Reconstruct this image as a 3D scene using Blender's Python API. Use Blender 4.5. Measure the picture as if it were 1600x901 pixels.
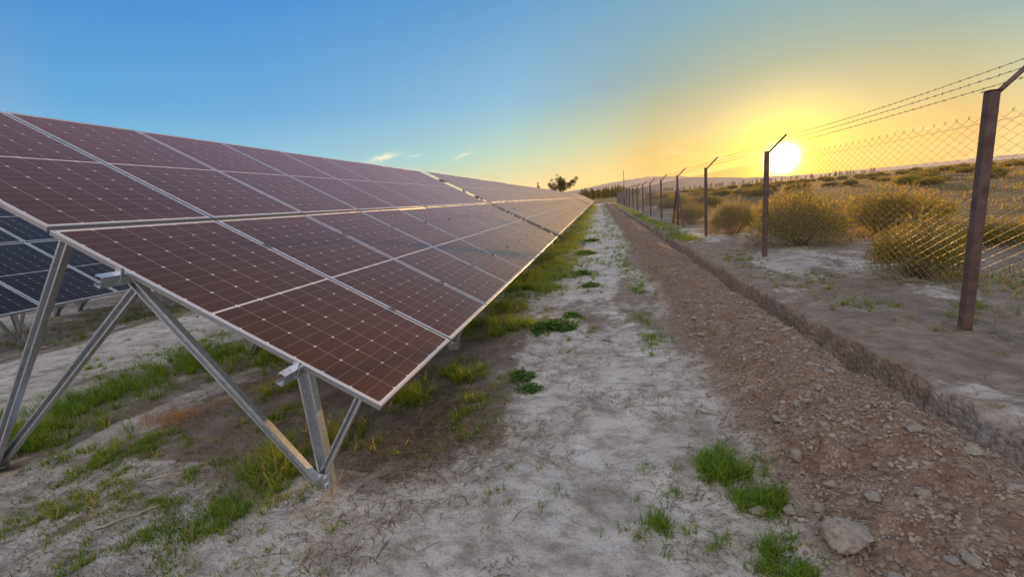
import bpy, bmesh, math, random
import numpy as np
from mathutils import Vector, Matrix, Euler
random.seed(7); rng = np.random.default_rng(7)
scn = bpy.context.scene
for o in list(bpy.data.objects): bpy.data.objects.remove(o)
COL = scn.collection
PI = math.pi; R = math.radians

# ------------------------------------------------------------------ camera
cr = Vector((0.97664, 0.19504, -0.09021)); cu = Vector((0.04923, 0.20556, 0.97741)); cf = Vector((-0.20918, 0.95901, -0.19115))
cd = bpy.data.cameras.new('camera'); cam = bpy.data.objects.new('camera', cd); COL.objects.link(cam)
m = Matrix(((cr.x, cu.x, -cf.x, 0), (cr.y, cu.y, -cf.y, 0), (cr.z, cu.z, -cf.z, 1.615), (0, 0, 0, 1)))
cam.matrix_world = m
cd.sensor_width = 36; cd.lens = 15.03; cd.clip_start = 0.05; cd.clip_end = 90000
scn.camera = cam
scn.view_settings.view_transform = 'Standard'; scn.view_settings.look = 'None'
scn.view_settings.exposure = 0.4; scn.view_settings.gamma = 1

# ------------------------------------------------------------------ sky + sun
SUN_AZ, SUN_EL = R(20.28), R(2.25)
sd = Vector((math.sin(SUN_AZ) * math.cos(SUN_EL), math.cos(SUN_AZ) * math.cos(SUN_EL), math.sin(SUN_EL)))
def lin(h, k=1.0):
    v = [int(h[i:i + 2], 16) / 255 for i in (0, 2, 4)]
    return tuple((c / 12.92 if c <= .04045 else ((c + .055) / 1.055) ** 2.4) * k for c in v) + (1,)
world = bpy.data.worlds.new('World'); scn.world = world; world.use_nodes = True
nt = world.node_tree; N = nt.nodes; L = nt.links; N.clear()
def wn(t, **k):
    n = N.new(t)
    for a, b in k.items(): setattr(n, a, b)
    return n
def wmath(op, a, b=None, c=None, clamp=False):
    n = wn('ShaderNodeMath', operation=op); n.use_clamp = clamp
    for i, v in enumerate((a, b, c)):
        if v is None: continue
        if isinstance(v, (int, float)): n.inputs[i].default_value = v
        else: L.new(v, n.inputs[i])
    return n.outputs[0]
tc = wn('ShaderNodeTexCoord'); nrm = wn('ShaderNodeVectorMath', operation='NORMALIZE'); L.new(tc.outputs['Generated'], nrm.inputs[0])
dot = wn('ShaderNodeVectorMath', operation='DOT_PRODUCT'); L.new(nrm.outputs[0], dot.inputs[0]); dot.inputs[1].default_value = sd
gam = wmath('MULTIPLY', wmath('ARCCOSINE', wmath('MINIMUM', dot.outputs['Value'], 1.0)), 180 / PI)
gn = wmath('DIVIDE', gam, 180.0)
sep = wn('ShaderNodeSeparateXYZ'); L.new(nrm.outputs[0], sep.inputs[0])
el = wmath('MULTIPLY', wmath('ARCSINE', sep.outputs['Z']), 180 / PI)
RAMPS = [  # bright pale stops far from the sun are unseen, added to light the ground
 (0.6, [(0, 'ffd838'), (6, 'f7cf3c'), (10, 'eec25a'), (14, 'dca658'), (19, 'e4c672'), (32, 'e2d596'), (60, 'd9cba6'), (110, 'cdb9b0'), (180, 'c8a9b4')]),
 (6.5, [(0, 'ffe060'), (5, 'f6da88'), (9, 'cfbf84'), (14, 'c4b67e'), (20, 'c2c8a2'), (32, 'b6d2c4'), (40, 'a6cfcf'), (60, '8fc8dc'), (75, '84c3e0'), (110, 'd8c4c4', 1.3), (180, 'e0bcb4', 1.3)]),
 (12.5, [(0, 'c8c09a'), (10, 'a6ab98'), (15, '98a69e'), (20, '90a8ae'), (32, '8dbad4'), (60, '69abda'), (75, '62abdb'), (100, 'b4b4c8'), (125, 'e0c8c0', 1.4), (180, 'e0c4bc', 1.4)]),
 (24, [(0, '8fa9ae'), (16, '8aabb6'), (22, '82a6ba'), (35, '6c9fc8'), (60, '4892ce'), (78, '3b85c6'), (100, 'b9b4c4'), (125, 'e0cdc8', 1.4), (180, 'e0cac4', 1.4)]),
 (34, [(0, 'd0b09c', 1.5), (32, 'cca898', 1.5), (46, '7c9cc0', 1.2), (60, '4286c2'), (80, '3a80bc'), (100, '98a4bc'), (125, 'dccdca', 1.4), (180, 'e0cccc', 1.4)]),  # warm bright stops above the view, added to tint the panels brown
 (50, [(0, 'd4ac90', 1.7), (46, 'd0a890', 1.6), (60, '98a0b0', 1.2), (75, '6a88ac', 1.0), (95, '98a4b8', 1.3), (115, 'ccd2da', 2.9), (180, 'd8d8da', 3.2)]),  # unseen overhead and rear sky, brightened beyond real dusk to light the ground
]
TRIM = {24: (.40, .86, 1.05), 12.5: (.66, .95, 1.03), 6.5: (.84, 1.0, 1.0), .6: (1.05, 1.12, .8)}
prev = None
for i, (e, st) in enumerate(RAMPS):
    r = wn('ShaderNodeValToRGB'); cr_ = r.color_ramp
    while len(cr_.elements) < len(st): cr_.elements.new(0.5)
    for q, c in zip(cr_.elements, st): 
        q.position = c[0] / 180; v_ = lin(*c[1:])
        if c[0] <= 80 and e in TRIM: v_ = tuple(a_ * b_ for a_, b_ in zip(v_, TRIM[e] + (1,)))
        if e == .6 and c[0] <= 14: v_ = (v_[0] * 1.0, v_[1] * .92, v_[2] * .3, 1)
        q.color = v_
    L.new(gn, r.inputs[0])
    if prev is None: prev = r.outputs[0]
    else:
        mr = wn('ShaderNodeMapRange', interpolation_type='LINEAR'); L.new(el, mr.inputs['Value'])
        mr.inputs['From Min'].default_value = RAMPS[i - 1][0]; mr.inputs['From Max'].default_value = e
        mx = wn('ShaderNodeMix', data_type='RGBA'); L.new(mr.outputs[0], mx.inputs[0]); L.new(prev, mx.inputs[6]); L.new(r.outputs[0], mx.inputs[7])
        prev = mx.outputs[2]
# thin streaks of cloud low in the sky
mp = wn('ShaderNodeVectorMath', operation='MULTIPLY'); L.new(nrm.outputs[0], mp.inputs[0]); mp.inputs[1].default_value = (9, 9, 95)
cn = wn('ShaderNodeTexNoise'); cn.inputs['Scale'].default_value = 1.0; cn.inputs['Detail'].default_value = 4; cn.inputs['Roughness'].default_value = .55
L.new(mp.outputs[0], cn.inputs['Vector'])
cm = wn('ShaderNodeMapRange'); L.new(cn.outputs['Fac'], cm.inputs['Value']); cm.inputs['From Min'].default_value = .60; cm.inputs['From Max'].default_value = .74
ce = wn('ShaderNodeMapRange'); L.new(el, ce.inputs['Value']); ce.inputs['From Min'].default_value = 6.0; ce.inputs['From Max'].default_value = 3.0
cx = wn('ShaderNodeMix', data_type='RGBA'); L.new(wmath('MULTIPLY', wmath('MULTIPLY', cm.outputs[0], ce.outputs[0]), .55), cx.inputs[0])
L.new(prev, cx.inputs[6]); cx.inputs[7].default_value = lin('fff0b0'); prev = cx.outputs[2]
# the three small wisps
for az, e, wa, we, rot, st in ((-26.9, 7.15, 1.5, .32, .18, .9), (-23.1, 7.1, .8, .16, .2, .45), (-17.0, 6.7, 1.2, .17, .32, .6)):
    a = R(az); right = Vector((math.cos(a), -math.sin(a), 0)); 
    d1 = wn('ShaderNodeVectorMath', operation='DOT_PRODUCT'); L.new(nrm.outputs[0], d1.inputs[0]); d1.inputs[1].default_value = right
    d0 = wn('ShaderNodeVectorMath', operation='DOT_PRODUCT'); L.new(nrm.outputs[0], d0.inputs[0]); d0.inputs[1].default_value = Vector((math.sin(a), math.cos(a), 0))
    front = wmath('GREATER_THAN', d0.outputs['Value'], .5)
    u = wmath('MULTIPLY', d1.outputs['Value'], 180 / PI); v = wmath('SUBTRACT', wmath('SUBTRACT', el, e), wmath('MULTIPLY', u, rot))
    nn = wn('ShaderNodeTexNoise'); nn.inputs['Scale'].default_value = 60; L.new(nrm.outputs[0], nn.inputs['Vector'])
    v = wmath('ADD', v, wmath('MULTIPLY', wmath('SUBTRACT', nn.outputs['Fac'], .5), .8))
    q = wmath('ADD', wmath('POWER', wmath('DIVIDE', wmath('ABSOLUTE', u), wa), 2.0), wmath('POWER', wmath('DIVIDE', wmath('ABSOLUTE', v), we), 2.0))
    f = wmath('MULTIPLY', wmath('MULTIPLY', wmath('POWER', 2.718, wmath('MULTIPLY', q, -1.0)), st), front)
    x_ = wn('ShaderNodeMix', data_type='RGBA'); L.new(f, x_.inputs[0]); L.new(prev, x_.inputs[6]); x_.inputs[7].default_value = lin('fff6d8'); prev = x_.outputs[2]
def gauss(sig, col, prev):
    q = wmath('MULTIPLY', wmath('POWER', wmath('DIVIDE', gam, sig), 2.0), -1.0)
    g = wmath('POWER', 2.718, q)
    s = wn('ShaderNodeVectorMath', operation='SCALE'); s.inputs[0].default_value = col; L.new(g, s.inputs['Scale'])
    a = wn('ShaderNodeVectorMath', operation='ADD'); L.new(prev, a.inputs[0]); L.new(s.outputs[0], a.inputs[1]); return a.outputs[0]
prev = gauss(5.5, (.06, .04, .0), prev)
prev = gauss(3.3, (1.0, .72, .0), prev)
prev = gauss(1.9, (2.6, 2.0, .35), prev)
prev = gauss(.95, (34, 28, 18), prev)
bg = wn('ShaderNodeBackground'); L.new(prev, bg.inputs['Color']); bg.inputs['Strength'].default_value = 0.77
sky = wn('ShaderNodeTexSky', sky_type='NISHITA'); sky.sun_disc = False; sky.sun_elevation = SUN_EL; sky.sun_rotation = SUN_AZ
bg2 = wn('ShaderNodeBackground'); L.new(sky.outputs[0], bg2.inputs['Color']); bg2.inputs['Strength'].default_value = 0.012
ad = wn('ShaderNodeAddShader'); L.new(bg.outputs[0], ad.inputs[0]); L.new(bg2.outputs[0], ad.inputs[1])
wo = wn('ShaderNodeOutputWorld'); L.new(ad.outputs[0], wo.inputs['Surface'])
world.cycles.sampling_method = 'MANUAL'; world.cycles.sample_map_resolution = 1024

sl = bpy.data.lights.new('sun', 'SUN'); sun = bpy.data.objects.new('sun', sl); COL.objects.link(sun)
sl.energy = 5.0; sl.angle = R(.6); sl.color = (1, .56, .20)
sdl = Vector((math.sin(SUN_AZ) * math.cos(R(2.8)), math.cos(SUN_AZ) * math.cos(R(2.8)), math.sin(R(2.8))))
sun.rotation_euler = (-sdl).to_track_quat('-Z', 'Y').to_euler(); sun.location = (0, 0, 30)

# ------------------------------------------------------------------ helpers
def setp(o, label=None, cat=None, group=None, kind=None):
    for k, v in (('label', label), ('category', cat), ('group', group), ('kind', kind)):
        if v: o[k] = v
    return o
def empty(name, loc, label, cat, group=None, rz=0):
    o = bpy.data.objects.new(name, None); COL.objects.link(o); o.location = loc; o.rotation_euler.z = rz
    o.empty_display_size = .2
    return setp(o, label, cat, group)
def link(name, me, parent=None, loc=(0, 0, 0)):
    o = bpy.data.objects.new(name, me); COL.objects.link(o); o.location = loc
    if parent: o.parent = parent
    return o
def mesh_np(name, v, f, mat, col=None, smooth=False, uv=None):
    """v (n,3), f list/array of equal-length faces or list of arrays"""
    me = bpy.data.meshes.new(name)
    fs = f if isinstance(f, list) else [f]
    fs = [np.asarray(a, dtype=np.int32) for a in fs if len(a)]
    me.vertices.add(len(v)); me.vertices.foreach_set('co', np.asarray(v, dtype=np.float32).ravel())
    nl = sum(a.size for a in fs); npol = sum(len(a) for a in fs)
    me.loops.add(nl); me.loops.foreach_set('vertex_index', np.concatenate([a.ravel() for a in fs]))
    me.polygons.add(npol)
    cnt = np.concatenate([np.full(len(a), a.shape[1], dtype=np.int32) for a in fs])
    st = np.concatenate([[0], np.cumsum(cnt)[:-1]]).astype(np.int32)
    me.polygons.foreach_set('loop_start', st)
    me.polygons.foreach_set('use_smooth', np.full(npol, smooth))
    if col is not None:
        a = me.color_attributes.new('col', 'FLOAT_COLOR', 'POINT')
        c = np.ones((len(v), 4), dtype=np.float32); c[:, :col.shape[1]] = col; a.data.foreach_set('color', c.ravel())
    me.update(calc_edges=True); me.validate()
    if mat: me.materials.append(mat)
    return me
def from_bm(name, bm, mat, smooth=False):
    bmesh.ops.recalc_face_normals(bm, faces=bm.faces)
    me = bpy.data.meshes.new(name); bm.to_mesh(me); bm.free()
    if smooth: me.polygons.foreach_set('use_smooth', np.full(len(me.polygons), True))
    me.materials.append(mat); return me
def hash2(ix, iy, s):
    h = (ix.astype(np.int64) * 374761393 + iy.astype(np.int64) * 668265263 + s * 2147483647) & 0xffffffff
    h = ((h ^ (h >> 13)) * 1274126177) & 0xffffffff
    h = (h ^ (h >> 16)) & 0xffffffff
    return h / 4294967295.0
def vn(x, y, s=0):
    ix = np.floor(x); iy = np.floor(y); fx = x - ix; fy = y - iy
    fx = fx * fx * fx * (fx * (fx * 6 - 15) + 10); fy = fy * fy * fy * (fy * (fy * 6 - 15) + 10)
    a = hash2(ix, iy, s); b = hash2(ix + 1, iy, s); c = hash2(ix, iy + 1, s); d = hash2(ix + 1, iy + 1, s)
    return (a + (b - a) * fx) * (1 - fy) + (c + (d - c) * fx) * fy
def fbm(x, y, s=0, o=4, g=.5):
    t = 0; a = 1; n = 0
    for i in range(o):
        t = t + a * vn(x * 2 ** i + 17.3 * i, y * 2 ** i - 9.1 * i, s + i); n += a; a *= g
    return t / n
def sstep(a, b, x):
    t = np.clip((x - a) / (b - a), 0, 1); return t * t * (3 - 2 * t)

# ------------------------------------------------------------------ materials
def mat(name):
    mm = bpy.data.materials.new(name); mm.use_nodes = True; n = mm.node_tree; n.nodes.clear(); return mm, n.nodes, n.links
def principled(name, color, rough=.8, metal=0, noise=None, bump=None, spec=.5, coords='Object', tint=None):
    mm, n, l = mat(name); o = n.new('ShaderNodeOutputMaterial'); p = n.new('ShaderNodeBsdfPrincipled'); l.new(p.outputs[0], o.inputs[0])
    p.inputs['Roughness'].default_value = rough; p.inputs['Metallic'].default_value = metal; p.inputs['Specular IOR Level'].default_value = spec
    p.inputs['Base Color'].default_value = (*color, 1)
    t = n.new('ShaderNodeTexCoord')
    if noise:
        sc, c2, det = noise
        x = n.new('ShaderNodeTexNoise'); x.inputs['Scale'].default_value = sc; x.inputs['Detail'].default_value = det; l.new(t.outputs[coords], x.inputs['Vector'])
        r = n.new('ShaderNodeValToRGB'); r.color_ramp.elements[0].position = .35; r.color_ramp.elements[1].position = .65
        r.color_ramp.elements[0].color = (*color, 1); r.color_ramp.elements[1].color = (*c2, 1)
        l.new(x.outputs['Fac'], r.inputs[0]); l.new(r.outputs[0], p.inputs['Base Color'])
    if bump:
        sc, st, ds = bump
        x = n.new('ShaderNodeTexNoise'); x.inputs['Scale'].default_value = sc; x.inputs['Detail'].default_value = 5; l.new(t.outputs[coords], x.inputs['Vector'])
        b = n.new('ShaderNodeBump'); b.inputs['Strength'].default_value = st; b.inputs['Distance'].default_value = ds
        l.new(x.outputs['Fac'], b.inputs['Height']); l.new(b.outputs[0], p.inputs['Normal'])
    return mm
def leafy(name, transl=.45, rough=.6):
    mm, n, l = mat(name); o = n.new('ShaderNodeOutputMaterial')
    a = n.new('ShaderNodeAttribute'); a.attribute_name = 'col'
    p = n.new('ShaderNodeBsdfPrincipled'); p.inputs['Roughness'].default_value = rough; p.inputs['Specular IOR Level'].default_value = .3; l.new(a.outputs['Color'], p.inputs['Base Color'])
    t = n.new('ShaderNodeBsdfTranslucent')
    g = n.new('ShaderNodeVectorMath'); g.operation = 'MULTIPLY'; g.inputs[1].default_value = (1.9, 1.7, .9); l.new(a.outputs['Color'], g.inputs[0]); l.new(g.outputs[0], t.inputs['Color'])
    x = n.new('ShaderNodeMixShader'); x.inputs[0].default_value = transl; l.new(p.outputs[0], x.inputs[1]); l.new(t.outputs[0], x.inputs[2]); l.new(x.outputs[0], o.inputs[0])
    return mm
M_leaf = leafy('foliage', .6); M_grass = leafy('grass_blades', .5); M_straw = leafy('straw', .25, .7)
M_galv = principled('galvanised_steel', (.70, .74, .77), .36, .85, noise=(38, (.54, .58, .62), 3), bump=(60, .12, .002))
M_alu = principled('anodised_aluminium', (.50, .51, .53), .28, .95, bump=(90, .05, .001))
M_bolt = principled('zinc_bolt', (.5, .5, .5), .4, .9, noise=(60, (.3, .28, .25), 2))
M_clamp = principled('clamp_aluminium', (.12, .12, .13), .45, .8, noise=(80, (.2, .2, .2), 2))
M_post = principled('weathered_post', (.15, .10, .09), .7, .1, noise=(9, (.085, .055, .048), 6), bump=(45, .35, .004))
M_wire = principled('galvanised_wire', (.46, .43, .40), .45, .45, noise=(30, (.36, .31, .27), 2))
M_barb = principled('barbed_wire', (.12, .10, .09), .55, .6, noise=(30, (.2, .13, .09), 2))
M_rock = principled('rock', (.38, .33, .28), .9, 0, noise=(5, (.24, .20, .165), 7), bump=(30, .6, .01))
M_stick = principled('dry_stalk', (.45, .40, .32), .8, 0, noise=(20, (.30, .25, .19), 4), bump=(60, .5, .002))
M_bark = principled('bark', (.10, .075, .055), .9, 0, noise=(6, (.06, .045, .035), 5), bump=(12, .6, .02))
M_back = principled('backsheet', (.62, .62, .60), .6)
def cells_material(name='solar_cells', a=(.009, .0042, .0035), b=(.014, .007, .0055), g=(.046, .017, .009), sheen=.19):
    mm, n, l = mat(name); o = n.new('ShaderNodeOutputMaterial'); p = n.new('ShaderNodeBsdfPrincipled'); l.new(p.outputs[0], o.inputs[0])
    uv = n.new('ShaderNodeUVMap'); s = n.new('ShaderNodeSeparateXYZ'); l.new(uv.outputs[0], s.inputs[0])
    def mt(op, a_, b_=None, c_=None):
        x = n.new('ShaderNodeMath'); x.operation = op
        for i, v in enumerate((a_, b_, c_)):
            if v is None: continue
            if isinstance(v, (int, float)): x.inputs[i].default_value = v
            else: l.new(v, x.inputs[i])
        return x.outputs[0]
    # metres on the panel: x 0..1.134, y 0..2.278
    x = mt('SUBTRACT', mt('MULTIPLY', s.outputs['X'], 1.134), .567)          # centred
    y = mt('SUBTRACT', mt('MULTIPLY', s.outputs['Y'], 2.278), 1.139)
    ya = mt('SUBTRACT', mt('ABSOLUTE', y), .007)                             # from the middle gap
    cw, ch = .1835, .0925
    cu_ = mt('DIVIDE', x, cw); cv_ = mt('DIVIDE', ya, ch)
    du = mt('MULTIPLY', mt('ABSOLUTE', mt('SUBTRACT', cu_, mt('ROUND', cu_))), cw)     # distance to the nearest column line
    dv = mt('MULTIPLY', mt('ABSOLUTE', mt('SUBTRACT', cv_, mt('ROUND', cv_))), ch)
    dv2 = mt('MULTIPLY', mt('ABSOLUTE', mt('SUBTRACT', mt('DIVIDE', cv_, 2), mt('ROUND', mt('DIVIDE', cv_, 2)))), ch * 2)
    l1 = mt('LESS_THAN', du, .0013); l2 = mt('LESS_THAN', dv, .0010)
    dia = mt('LESS_THAN', mt('ADD', du, dv2), .0105)
    mid = mt('LESS_THAN', ya, 0); ex = mt('GREATER_THAN', mt('ABSOLUTE', x), cw * 3); ey = mt('GREATER_THAN', ya, ch * 12)
    white = mt('MAXIMUM', mt('MAXIMUM', dia, mid), mt('MAXIMUM', ex, ey))
    line = mt('MAXIMUM', mt('MAXIMUM', mt('MULTIPLY', l1, .5), mt('MULTIPLY', l2, .33)), white)
    # busbars: very fine, run along the length
    bb = mt('LESS_THAN', mt('ABSOLUTE', mt('SUBTRACT', mt('FRACT', mt('MULTIPLY', cu_, 10)), .5)), .022)
    tcd = n.new('ShaderNodeTexCoord'); ns = n.new('ShaderNodeTexNoise'); ns.inputs['Scale'].default_value = 1.6; ns.inputs['Detail'].default_value = 7; l.new(tcd.outputs['Object'], ns.inputs['Vector'])
    sp = n.new('ShaderNodeTexNoise'); sp.inputs['Scale'].default_value = 70; sp.inputs['Detail'].default_value = 2; l.new(tcd.outputs['Object'], sp.inputs['Vector'])
    spk = n.new('ShaderNodeMapRange'); l.new(sp.outputs['Fac'], spk.inputs['Value']); spk.inputs['From Min'].default_value = .72; spk.inputs['From Max'].default_value = .78
    wn_ = n.new('ShaderNodeTexWhiteNoise'); wn_.noise_dimensions = '2D'
    cc = n.new('ShaderNodeCombineXYZ'); l.new(mt('FLOOR', cu_), cc.inputs[0]); l.new(mt('FLOOR', mt('DIVIDE', y, ch)), cc.inputs[1]); l.new(cc.outputs[0], wn_.inputs['Vector'])
    c0 = n.new('ShaderNodeMix'); c0.data_type = 'RGBA'; l.new(wn_.outputs['Value'], c0.inputs[0]); c0.inputs[6].default_value = (*a, 1); c0.inputs[7].default_value = (*b, 1)
    c1 = n.new('ShaderNodeMix'); c1.data_type = 'RGBA'; l.new(mt('MULTIPLY', bb, .10), c1.inputs[0]); l.new(c0.outputs[2], c1.inputs[6]); c1.inputs[7].default_value = (.5, .5, .5, 1)
    c2 = n.new('ShaderNodeMix'); c2.data_type = 'RGBA'; l.new(line, c2.inputs[0]); l.new(c1.outputs[2], c2.inputs[6]); c2.inputs[7].default_value = (.62, .60, .58, 1)
    dust = mt('ADD', mt('MULTIPLY', ns.outputs['Fac'], .034), mt('MULTIPLY', spk.outputs[0], .12))
    oi = n.new('ShaderNodeObjectInfo'); dust = mt('MULTIPLY', dust, mt('ADD', mt('MULTIPLY', oi.outputs['Random'], .9), .55))
    low = n.new('ShaderNodeMapRange'); l.new(s.outputs['Y'], low.inputs['Value']); low.inputs['From Min'].default_value = .05; low.inputs['From Max'].default_value = .0; low.inputs['To Max'].default_value = .10
    dust = mt('ADD', dust, mt('MULTIPLY', low.outputs[0], ns.outputs['Fac']))
    c3 = n.new('ShaderNodeMix'); c3.data_type = 'RGBA'; l.new(dust, c3.inputs[0]); l.new(c2.outputs[2], c3.inputs[6]); c3.inputs[7].default_value = (.50, .33, .27, 1)
    l.new(c3.outputs[2], p.inputs['Base Color'])
    p.inputs['IOR'].default_value = 1.38; p.inputs['Specular IOR Level'].default_value = .32
    rr = n.new('ShaderNodeMapRange'); l.new(ns.outputs['Fac'], rr.inputs['Value']); rr.inputs['To Min'].default_value = .16; rr.inputs['To Max'].default_value = .34
    l.new(rr.outputs[0], p.inputs['Roughness'])
    p.inputs['Specular Tint'].default_value = (1, .60, .48, 1)
    p.inputs['Sheen Weight'].default_value = sheen; p.inputs['Sheen Roughness'].default_value = .30; p.inputs['Sheen Tint'].default_value = (1, .53, .36, 1)
    g2 = n.new('ShaderNodeBsdfGlossy'); g2.inputs['Roughness'].default_value = .48; g2.inputs['Color'].default_value = (*g, 1)
    ad_ = n.new('ShaderNodeAddShader'); l.new(p.outputs[0], ad_.inputs[0]); l.new(g2.outputs[0], ad_.inputs[1]); l.new(ad_.outputs[0], o.inputs[0])
    return mm
M_cell = cells_material(); M_cell_blue_refl = cells_material('cells_painted_blue_reflection', (.003, .006, .012), (.005, .009, .016), (.001, .002, .003), .01)  # second set: the rear row's dark blue sky reflection painted into the cell colour

# ------------------------------------------------------------------ ground
def axis_pts(segs, far, grow):
    out = [segs[0][0]]
    for a, b, st in segs:
        n = max(1, int(round((b - a) / st))); out += list(np.linspace(a, b, n + 1)[1:])
    st = segs[-1][2]
    while out[-1] < far: st *= grow; out.append(out[-1] + st)
    st = segs[0][2]; lo = []; x = out[0]
    while x > -far: st *= 1.16; x -= st; lo.append(x)
    return np.array(lo[::-1] + out)
def trench_edges(y):
    y = np.asarray(y, dtype=float)
    l = 1.87 + .10 * (fbm(y * 1.3, y * 0, 31, 4) - .5) + .05 * (fbm(y * 9, y * 0, 33, 3) - .5)
    r = 2.33 + .16 * (fbm(y * 1.1, y * 0 + 5, 37, 4) - .5) + .10 * (fbm(y * 6, y * 0, 39, 4) - .5)
    return l, r
def hgt(x, y):
    x = np.asarray(x, dtype=float); y = np.asarray(y, dtype=float)
    near = 1 - sstep(60, 140, np.hypot(x, y))
    h = (fbm(x * .45, y * .3, 1, 3) - .5) * .12 + (fbm(x * 2.2, y * 1.6, 5, 4) - .5) * .06 + (fbm(x * 9, y * 8, 11, 3) - .5) * .018
    # hummocks under the tables' front edge
    h = h + .035 * np.exp(-((x + 1.9) / .9) ** 2) * fbm(x * 1.2, y * .9, 14, 2)
    h = h * near
    yend = 1 - sstep(88, 96, y)
    l, r = trench_edges(y)
    n1 = fbm(x * 1.3, y * .8, 21, 3)
    up = sstep(.68, 1.42 + .25 * (n1 - .5), x + .14 * (fbm(y * 1.1, y * 0, 44, 3) - .5)); dn = 1 - .55 * sstep(1.5, 1.9, x)
    berm = up * dn * (x < l) * (.22 + .20 * (n1 - .5)) + (x < l) * up * (.11 * (fbm(x * 3.6, y * 3.6, 24, 4) - .5) + .03 * (fbm(x * 20, y * 20, 26, 2) - .5))
    ind = (x >= l) & (x <= r)
    dl = x - l; dr = r - x
    depth = -.40 + .05 * fbm(x * 4, y * 2, 28, 3)
    t = np.clip(np.minimum(dl / .06, dr / (.07 + .16 * fbm(y * 2.3, x * 3, 29, 3))), 0, 1)
    tr = np.where(ind, depth * t ** .8, 0)
    h = h + (berm + tr) * yend
    h = h - (x > r) * .17 * np.exp(-np.maximum(x - r, 0) / .10) * sstep(.35, .8, fbm(x * 3 + 3, y * 4, 47, 4)) * yend
    h = h + .028 * np.abs(fbm(x * 5, y * 5, 48, 4) - .5) * (x > r) * (1 - sstep(8, 14, x))
    # land far away: small relief, a low rise to the right of the sun
    d = np.hypot(x, y)
    h = h + sstep(40, 600, d) * ((fbm(x * .004, y * .004, 51, 3) - .5) * 1.2) - sstep(2000, 9000, d) * 2
    h = h + sstep(11, 30, x) * (1 - sstep(300, 900, d)) * .35 * (fbm(x * .08, y * .05, 55, 3))
    return h
yb = 0.03
xs = axis_pts([(-9.5, -5.8, .06), (-5.8, 1.75, .028), (1.75, 2.45, .0125), (2.45, 4.5, .035), (4.5, 9, .08)], 9500, 1.14)
ys = [-3.0]; st = .06
while ys[-1] < .8: ys.append(ys[-1] + .05)
while ys[-1] < 7: ys.append(ys[-1] + .026)
st = .026
while ys[-1] < 11000: st *= 1.0125 if ys[-1] < 200 else 1.08; ys.append(ys[-1] + st)
lo = []; y = -3.0; st = .06
while y > -9000: st *= 1.3; y -= st; lo.append(y)
ys = np.array(lo[::-1] + ys)
X, Y = np.meshgrid(xs, ys); Z = hgt(X, Y)
# masks: berm, trench wall, clay crust, green
def masks(X, Y):
    l, r = trench_edges(Y)
    yend = 1 - sstep(86, 98, Y)
    edge = X + .28 * (fbm(X * 1.5, Y * 1.2, 61, 4) - .5)
    berm = sstep(.70, 1.0, edge) * (X < l + .02) * yend
    wall = ((X > l) & (X < r + .03)) * yend
    berm = np.maximum(berm, .62 * sstep(0, .05, X - l) * (1 - sstep(.02, .22, X - r + .55 * (fbm(X * 4, Y * 4, 63, 3) - .5))) * yend)
    clay = sstep(.40, .60, fbm(X * .9, Y * .33, 71, 5, .6) + .045 + .16 * (1 - sstep(1.9, 2.7, Y)) * sstep(-3.2, -1.8, X) * (X < 1) + .15 * np.exp(-((X + .05) / .7) ** 2) + .16 * np.exp(-((X + 7.2) / 1.4) ** 2) - .22 * np.exp(-((X + 3.3) / 1.3) ** 2) * (Y > 2.3) - .22 * sstep(2.2, 2.35, X) * (1 - .55 * sstep(2.6, 3.4, X)) - .14 * sstep(3.6, 8, X) - .04 * np.exp(-((X + 1.7) / .5) ** 2))
    green = fbm(X * .8, Y * .5, 81, 4)
    far = sstep(5, 9, X) + sstep(100, 112, Y)
    return berm, wall, clay, green, np.clip(far, 0, 1)
be, wa_, cl, gr, fa = masks(X, Y)
nr, nc = X.shape
idx = np.arange(nr * nc).reshape(nr, nc)
F = np.stack([idx[:-1, :-1], idx[:-1, 1:], idx[1:, 1:], idx[1:, :-1]], -1).reshape(-1, 4)
colr = np.stack([be.ravel() * 1.0, cl.ravel(), fa.ravel()], 1)
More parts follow.
